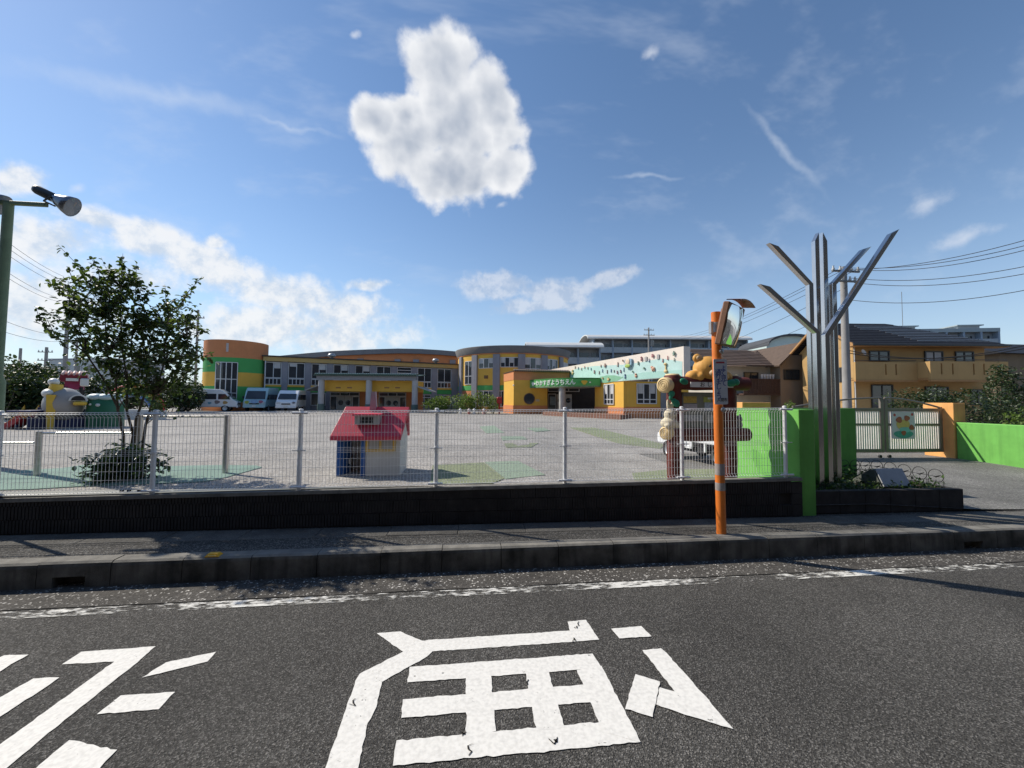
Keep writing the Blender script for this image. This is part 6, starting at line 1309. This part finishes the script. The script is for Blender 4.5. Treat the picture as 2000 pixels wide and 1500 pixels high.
gz = [(ey0+.3, eave-.02), (ey1-.3, eave-.02), (HDp/2, zr-.10)]
MB().prism(gz, -.02, .3, 'x').build('gable_wall', house_t, TH)
MB().prism([(ey0, eave+.02), (HDp/2, zr+.02), (ey1, eave+.02), (ey1, eave-.16), (HDp/2, zr-.18), (ey0, eave-.16)], ex0-.02, ex0+.12, 'x').build('barge_board', trim, TH)
MB().box(ex0, ex1, ey0+.02, -.003, eave-.14, eave-.03).build('soffit', trim, TH); MB().box(ex0, ex1, ey0-.09, ey0-.0, eave-.10, eave+.03).build('gutter', frm, TH)
def xwin(x, y0, y1, z0, z1, par):
    MB().box(x-.05, x, y0, y1, z0, z1).build('window', frm, par); MB().box(x-.058, x-.051, y0+.07, (y0+y1)/2-.03, z0+.07, z1-.07).build('pane', glass_dark, par); MB().box(x-.058, x-.051, (y0+y1)/2+.03, y1-.07, z0+.07, z1-.07).build('pane', glass_dark, par)
for y0, z0 in ((1.0, 3.6), (3.4, 3.6), (1.3, .9), (3.6, .9)): xwin(0, y0, y0+1.0, z0, z0+1.2, TH)
for a, b_ in ((1698, 1737), (1806, 1842), (1866, 1902)): window(TH, hx(a), hx(b_), hzz(706, 1800), hzz(686, 1800), 0, 2, (), m=frm, blind=(.9 if a == 1806 else 0), fr=.08)
for a, b_, c_, d_ in ((1700, 1742, 815, 752), (1805, 1850, 800, 755), (1893, 1920, 790, 760)): window(TH, hx(a), hx(b_), hzz(c_, 1800), hzz(d_, 1800), 0, 2, (), m=frm, fr=.08)
# balcony
b0, b1, bst = hx(1676, -1.2), hx(1957, -1.5), hx(1806, -1.5)
zb0, zb1 = hzz(742, 1800, -1.3), hzz(707, 1800, -1.3)
def balc(x0_, x1__, y0_, slots):
    e = .15; b = MB(); xs_ = sorted(slots); cur = x0_
    for s in xs_: b.box(cur, s-.055, y0_, y0_+e, zb0, zb1); b.box(s-.055, s+.055, y0_, y0_+e, zb0, zb0+.38); b.box(s-.055, s+.055, y0_, y0_+e, zb1-.16, zb1); cur = s+.055
    b.box(cur, x1__, y0_, y0_+e, zb0, zb1); b.build('balcony_wall', house_t, TH); MB().box(x0_, x1__, y0_+e+.003, -.003, zb0-.02, zb0+.15).build('balcony_floor', trim, TH)
    MB().box(x0_-.03, x1__+.03, y0_-.04, y0_+e, zb0-.14, zb0-.003).build('balcony_trim', trim, TH); r = MB(); r.tube([(x0_, y0_+.07, zb1+.13), (x1__, y0_+.07, zb1+.13)], .025, 6); r.build('handrail', frm, TH)
balc(b0, bst, -1.0, [hx(1731, -1), hx(1751, -1)]); balc(bst+.01, b1, -1.9, [hx(p_, -1.9) for p_ in (1840, 1862, 1903, 1923)])
for x0_, x1__, y0_, y1_ in ((b0, b0+.15, -.84, -.003), (bst+.012, bst+.16, -1.74, -.003), (b1-.15, b1, -1.74, -.003)): MB().box(x0_, x1__, y0_, y1_, zb0, zb1-.003).build('balcony_side', house_t, TH)
q = loc_hit(TH, 1685, 688, y=-.35); b = MB(); b.M = Matrix.Translation((q.x, -.45, q.z)) @ Matrix.Rotation(R_(70), 4, 'X') @ Matrix.Rotation(R_(15), 4, 'Y'); b.lathe([(.001, -.06), (.12, -.05), (.23, 0), (.235, .01)], n=20); b.build('satellite_dish', mat('dish', (.62, .62, .62), .5, .05, 4), TH); MB().cyl((q.x, 0, q.z-.1), (q.x, -.4, q.z-.05), .02, n=6).build('dish_arm', grey_metal, TH)
dp = MB(); dp.cyl((.06, -.06, -.2), (.06, -.06, eave), .04, n=8); dp.build('downpipe', alu, TH)
# neighbour roof at the far right
nr = at(1955, 760, 38); NRt = thing('far_house', 'dark roofed house behind the balcony house at the right edge', 'house', (nr.x, nr.y, .3)); z_ = loc_hit(NRt, 1985, 678, y=0).z
MB().box(0, 12, 0, 8, -.3, z_-.6).build('wall', mat('far_wall', (.16, .12, .08), .85, .1, 1), NRt); MB().prism([(-.7, z_-.7), (4, z_+1.0), (8.7, z_-.7)], -.8, 13, 'x').build('roof', roof_t, NRt)
# ---- brown roofed house
bc = at(1444, 800, 37); BH = thing('brown_roof_house', 'grey house with brown tiled roof and dark wooden balcony', 'house', (bc.x, bc.y, .5), R_(0)); B_ = lambda px, py, y=0: loc_hit(BH, px, py, y=y)
bx1 = B_(1565, 740).x; bxm = B_(1505, 740).x; ez = B_(1500, 716).z; zr = B_(1540, 686, 4).z; bw_ = mat('bh_wall', (.50, .46, .39), .85, .08, 1, dirt=.1); broof = mat('brown_roof', (.105, .07, .05), .7, .2, 3, .3, 20)
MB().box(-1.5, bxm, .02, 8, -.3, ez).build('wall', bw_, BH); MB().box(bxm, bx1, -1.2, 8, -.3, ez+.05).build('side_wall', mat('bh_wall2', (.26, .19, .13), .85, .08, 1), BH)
for k in range(10):
    t0, t1 = k/10, (k+1)/10; f = lambda t: (-1.0+5*t, ez+.0+(zr-ez)*t); a, c_ = f(t0), f(t1)
    MB().add([(-3.2, a[0], a[1]+.05), (bxm+.7, a[0], a[1]+.05), (bxm+2.6*1, c_[0], c_[1]) if 0 else (bxm+.7+.28*k, c_[0], c_[1]), (-3.2, c_[0], c_[1]), (-3.2, a[0], a[1]-.05), (bxm+.7, a[0], a[1]-.05)], [(0, 1, 2, 3), (4, 5, 1, 0)]).build('tile_course', broof, BH)
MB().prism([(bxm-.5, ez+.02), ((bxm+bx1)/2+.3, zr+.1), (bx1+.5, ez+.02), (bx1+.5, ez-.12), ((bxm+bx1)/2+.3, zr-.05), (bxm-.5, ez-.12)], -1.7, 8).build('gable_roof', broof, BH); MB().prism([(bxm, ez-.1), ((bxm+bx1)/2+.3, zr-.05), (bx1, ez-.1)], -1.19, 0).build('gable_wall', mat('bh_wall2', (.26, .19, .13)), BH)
window(BH, B_(1530, 720, -1.2).x, B_(1560, 720, -1.2).x, B_(1540, 742, -1.2).z, B_(1540, 722, -1.2).z, -1.2, 2, (), m=frm); window(BH, B_(1452, 720).x, B_(1480, 720).x, B_(1465, 760).z, B_(1465, 727).z, 0.02, 2, (), m=frm)
q0, q1 = B_(1452, 741, -1.2), B_(1524, 769, -1.2); wood = mat('dark_wood', (.07, .035, .025), .7, .25, 6)
MB().box(q0.x, q1.x, -1.2, 0, q1.z-.15, q1.z).build('balcony_floor', wood, BH)
n_ = 26
for k in range(n_): x = q0.x+(q1.x-q0.x)*k/n_; MB().box(x, x+(q1.x-q0.x)/n_*.72, -1.22, -1.18, q1.z, q0.z).build('balcony_slat', wood, BH)
MB().box(q0.x, q1.x, -1.25, -1.15, q0.z, q0.z+.08).build('balcony_rail', wood, BH)
lm_ = mat('laundry', (.65, .66, .68), .9, .1, 5)
for k in range(5): p_ = B_(1486+k*5.5, 731, -.8); MB().add([(p_.x, -.8, p_.z), (p_.x+.24, -.8, p_.z), (p_.x+.22, -.76, p_.z-.55), (p_.x+.01, -.83, p_.z-.5)], [(0, 1, 2, 3)]).build('laundry', lm_, BH)
# garden shrubs around the houses
shrub('garden_shrub', 'light green garden shrub before the brown roofed house', 'shrub', 1545, 24, 1.6, 2.0, shl, 1300, 61, (.08, .16), z0=.4); shrub('garden_shrub', 'green garden shrub under the wooden balcony', 'shrub', 1458, 26, 1.6, 2.0, shl, 1000, 62, (.08, .16), z0=.4)
shrub('garden_tree', 'dark bushy tree filling the garden beside the tan house', 'tree', 1900, 19, 4.6, 2.9, dkl, 4200, 63, (.09, .18), z0=.4); shrub('garden_shrub', 'dark shrub between the gate and the tan house', 'shrub', 1810, 20.5, 4.2, 2.9, dkl, 3000, 64, (.08, .16), z0=.4)
shrub('garden_tree', 'tall dark tree at the right edge beside the balcony', 'tree', 1985, 21, 3.4, 4.3, dkl, 3200, 65, (.09, .2), z0=.4); shrub('garden_shrub', 'reddish bare shrub showing over the gate', 'shrub', 1760, 16, 1.5, 1.55, leaf_mat('red_twig', (.05, .025, .02), (.16, .07, .05), .2), 900, 66, (.05, .1), z0=.45)
shrub('garden_shrub', 'pale green shrub at the right edge above the green wall', 'shrub', 2005, 16, 1.3, 1.9, shl, 900, 67, (.08, .16), z0=.4)
# ================================================================== unseen dark houses added behind the camera to block sky light
for x, w, h, d, l, c_ in ((-34, 15, 9.5, -4.6, 'added sky-blocking dark brown clad house across the street at the far left', (.07, .05, .04)), (-17.5, 16, 12, -4.2, 'added sky-blocking charcoal apartment house across the street opposite the small tree', (.05, .05, .055)), (-.5, 16, 12, -4.2, 'added sky-blocking brown tiled apartment house directly across the street', (.07, .05, .04)), (16.5, 16, 12, -4.3, 'added sky-blocking dark grey house across the street opposite the gate', (.055, .055, .055)), (33.5, 15, 9.5, -4.6, 'added sky-blocking brown house across the street beyond the driveway', (.075, .055, .04))):
    t = thing('sky_blocker_house', l, 'house', (x, d, 0)); MB().box(-w/2, w/2, -8, 0, -.3, h).build('wall', mat('opp_%d' % int(x+50), c_, .85, .1, 1), t); MB().prism([(.6, h), (-4, h+2.2), (-8.6, h)], -w/2-.4, w/2+.4, 'x').build('roof', roof_t, t)
    for f in range(3):
        for k in range(5): a = -w/2+1+k*(w-2)/5; MB().box(a, a+1.8, .0, .05, .9+f*2.9, 2.4+f*2.9).build('window', glass_dark, t)
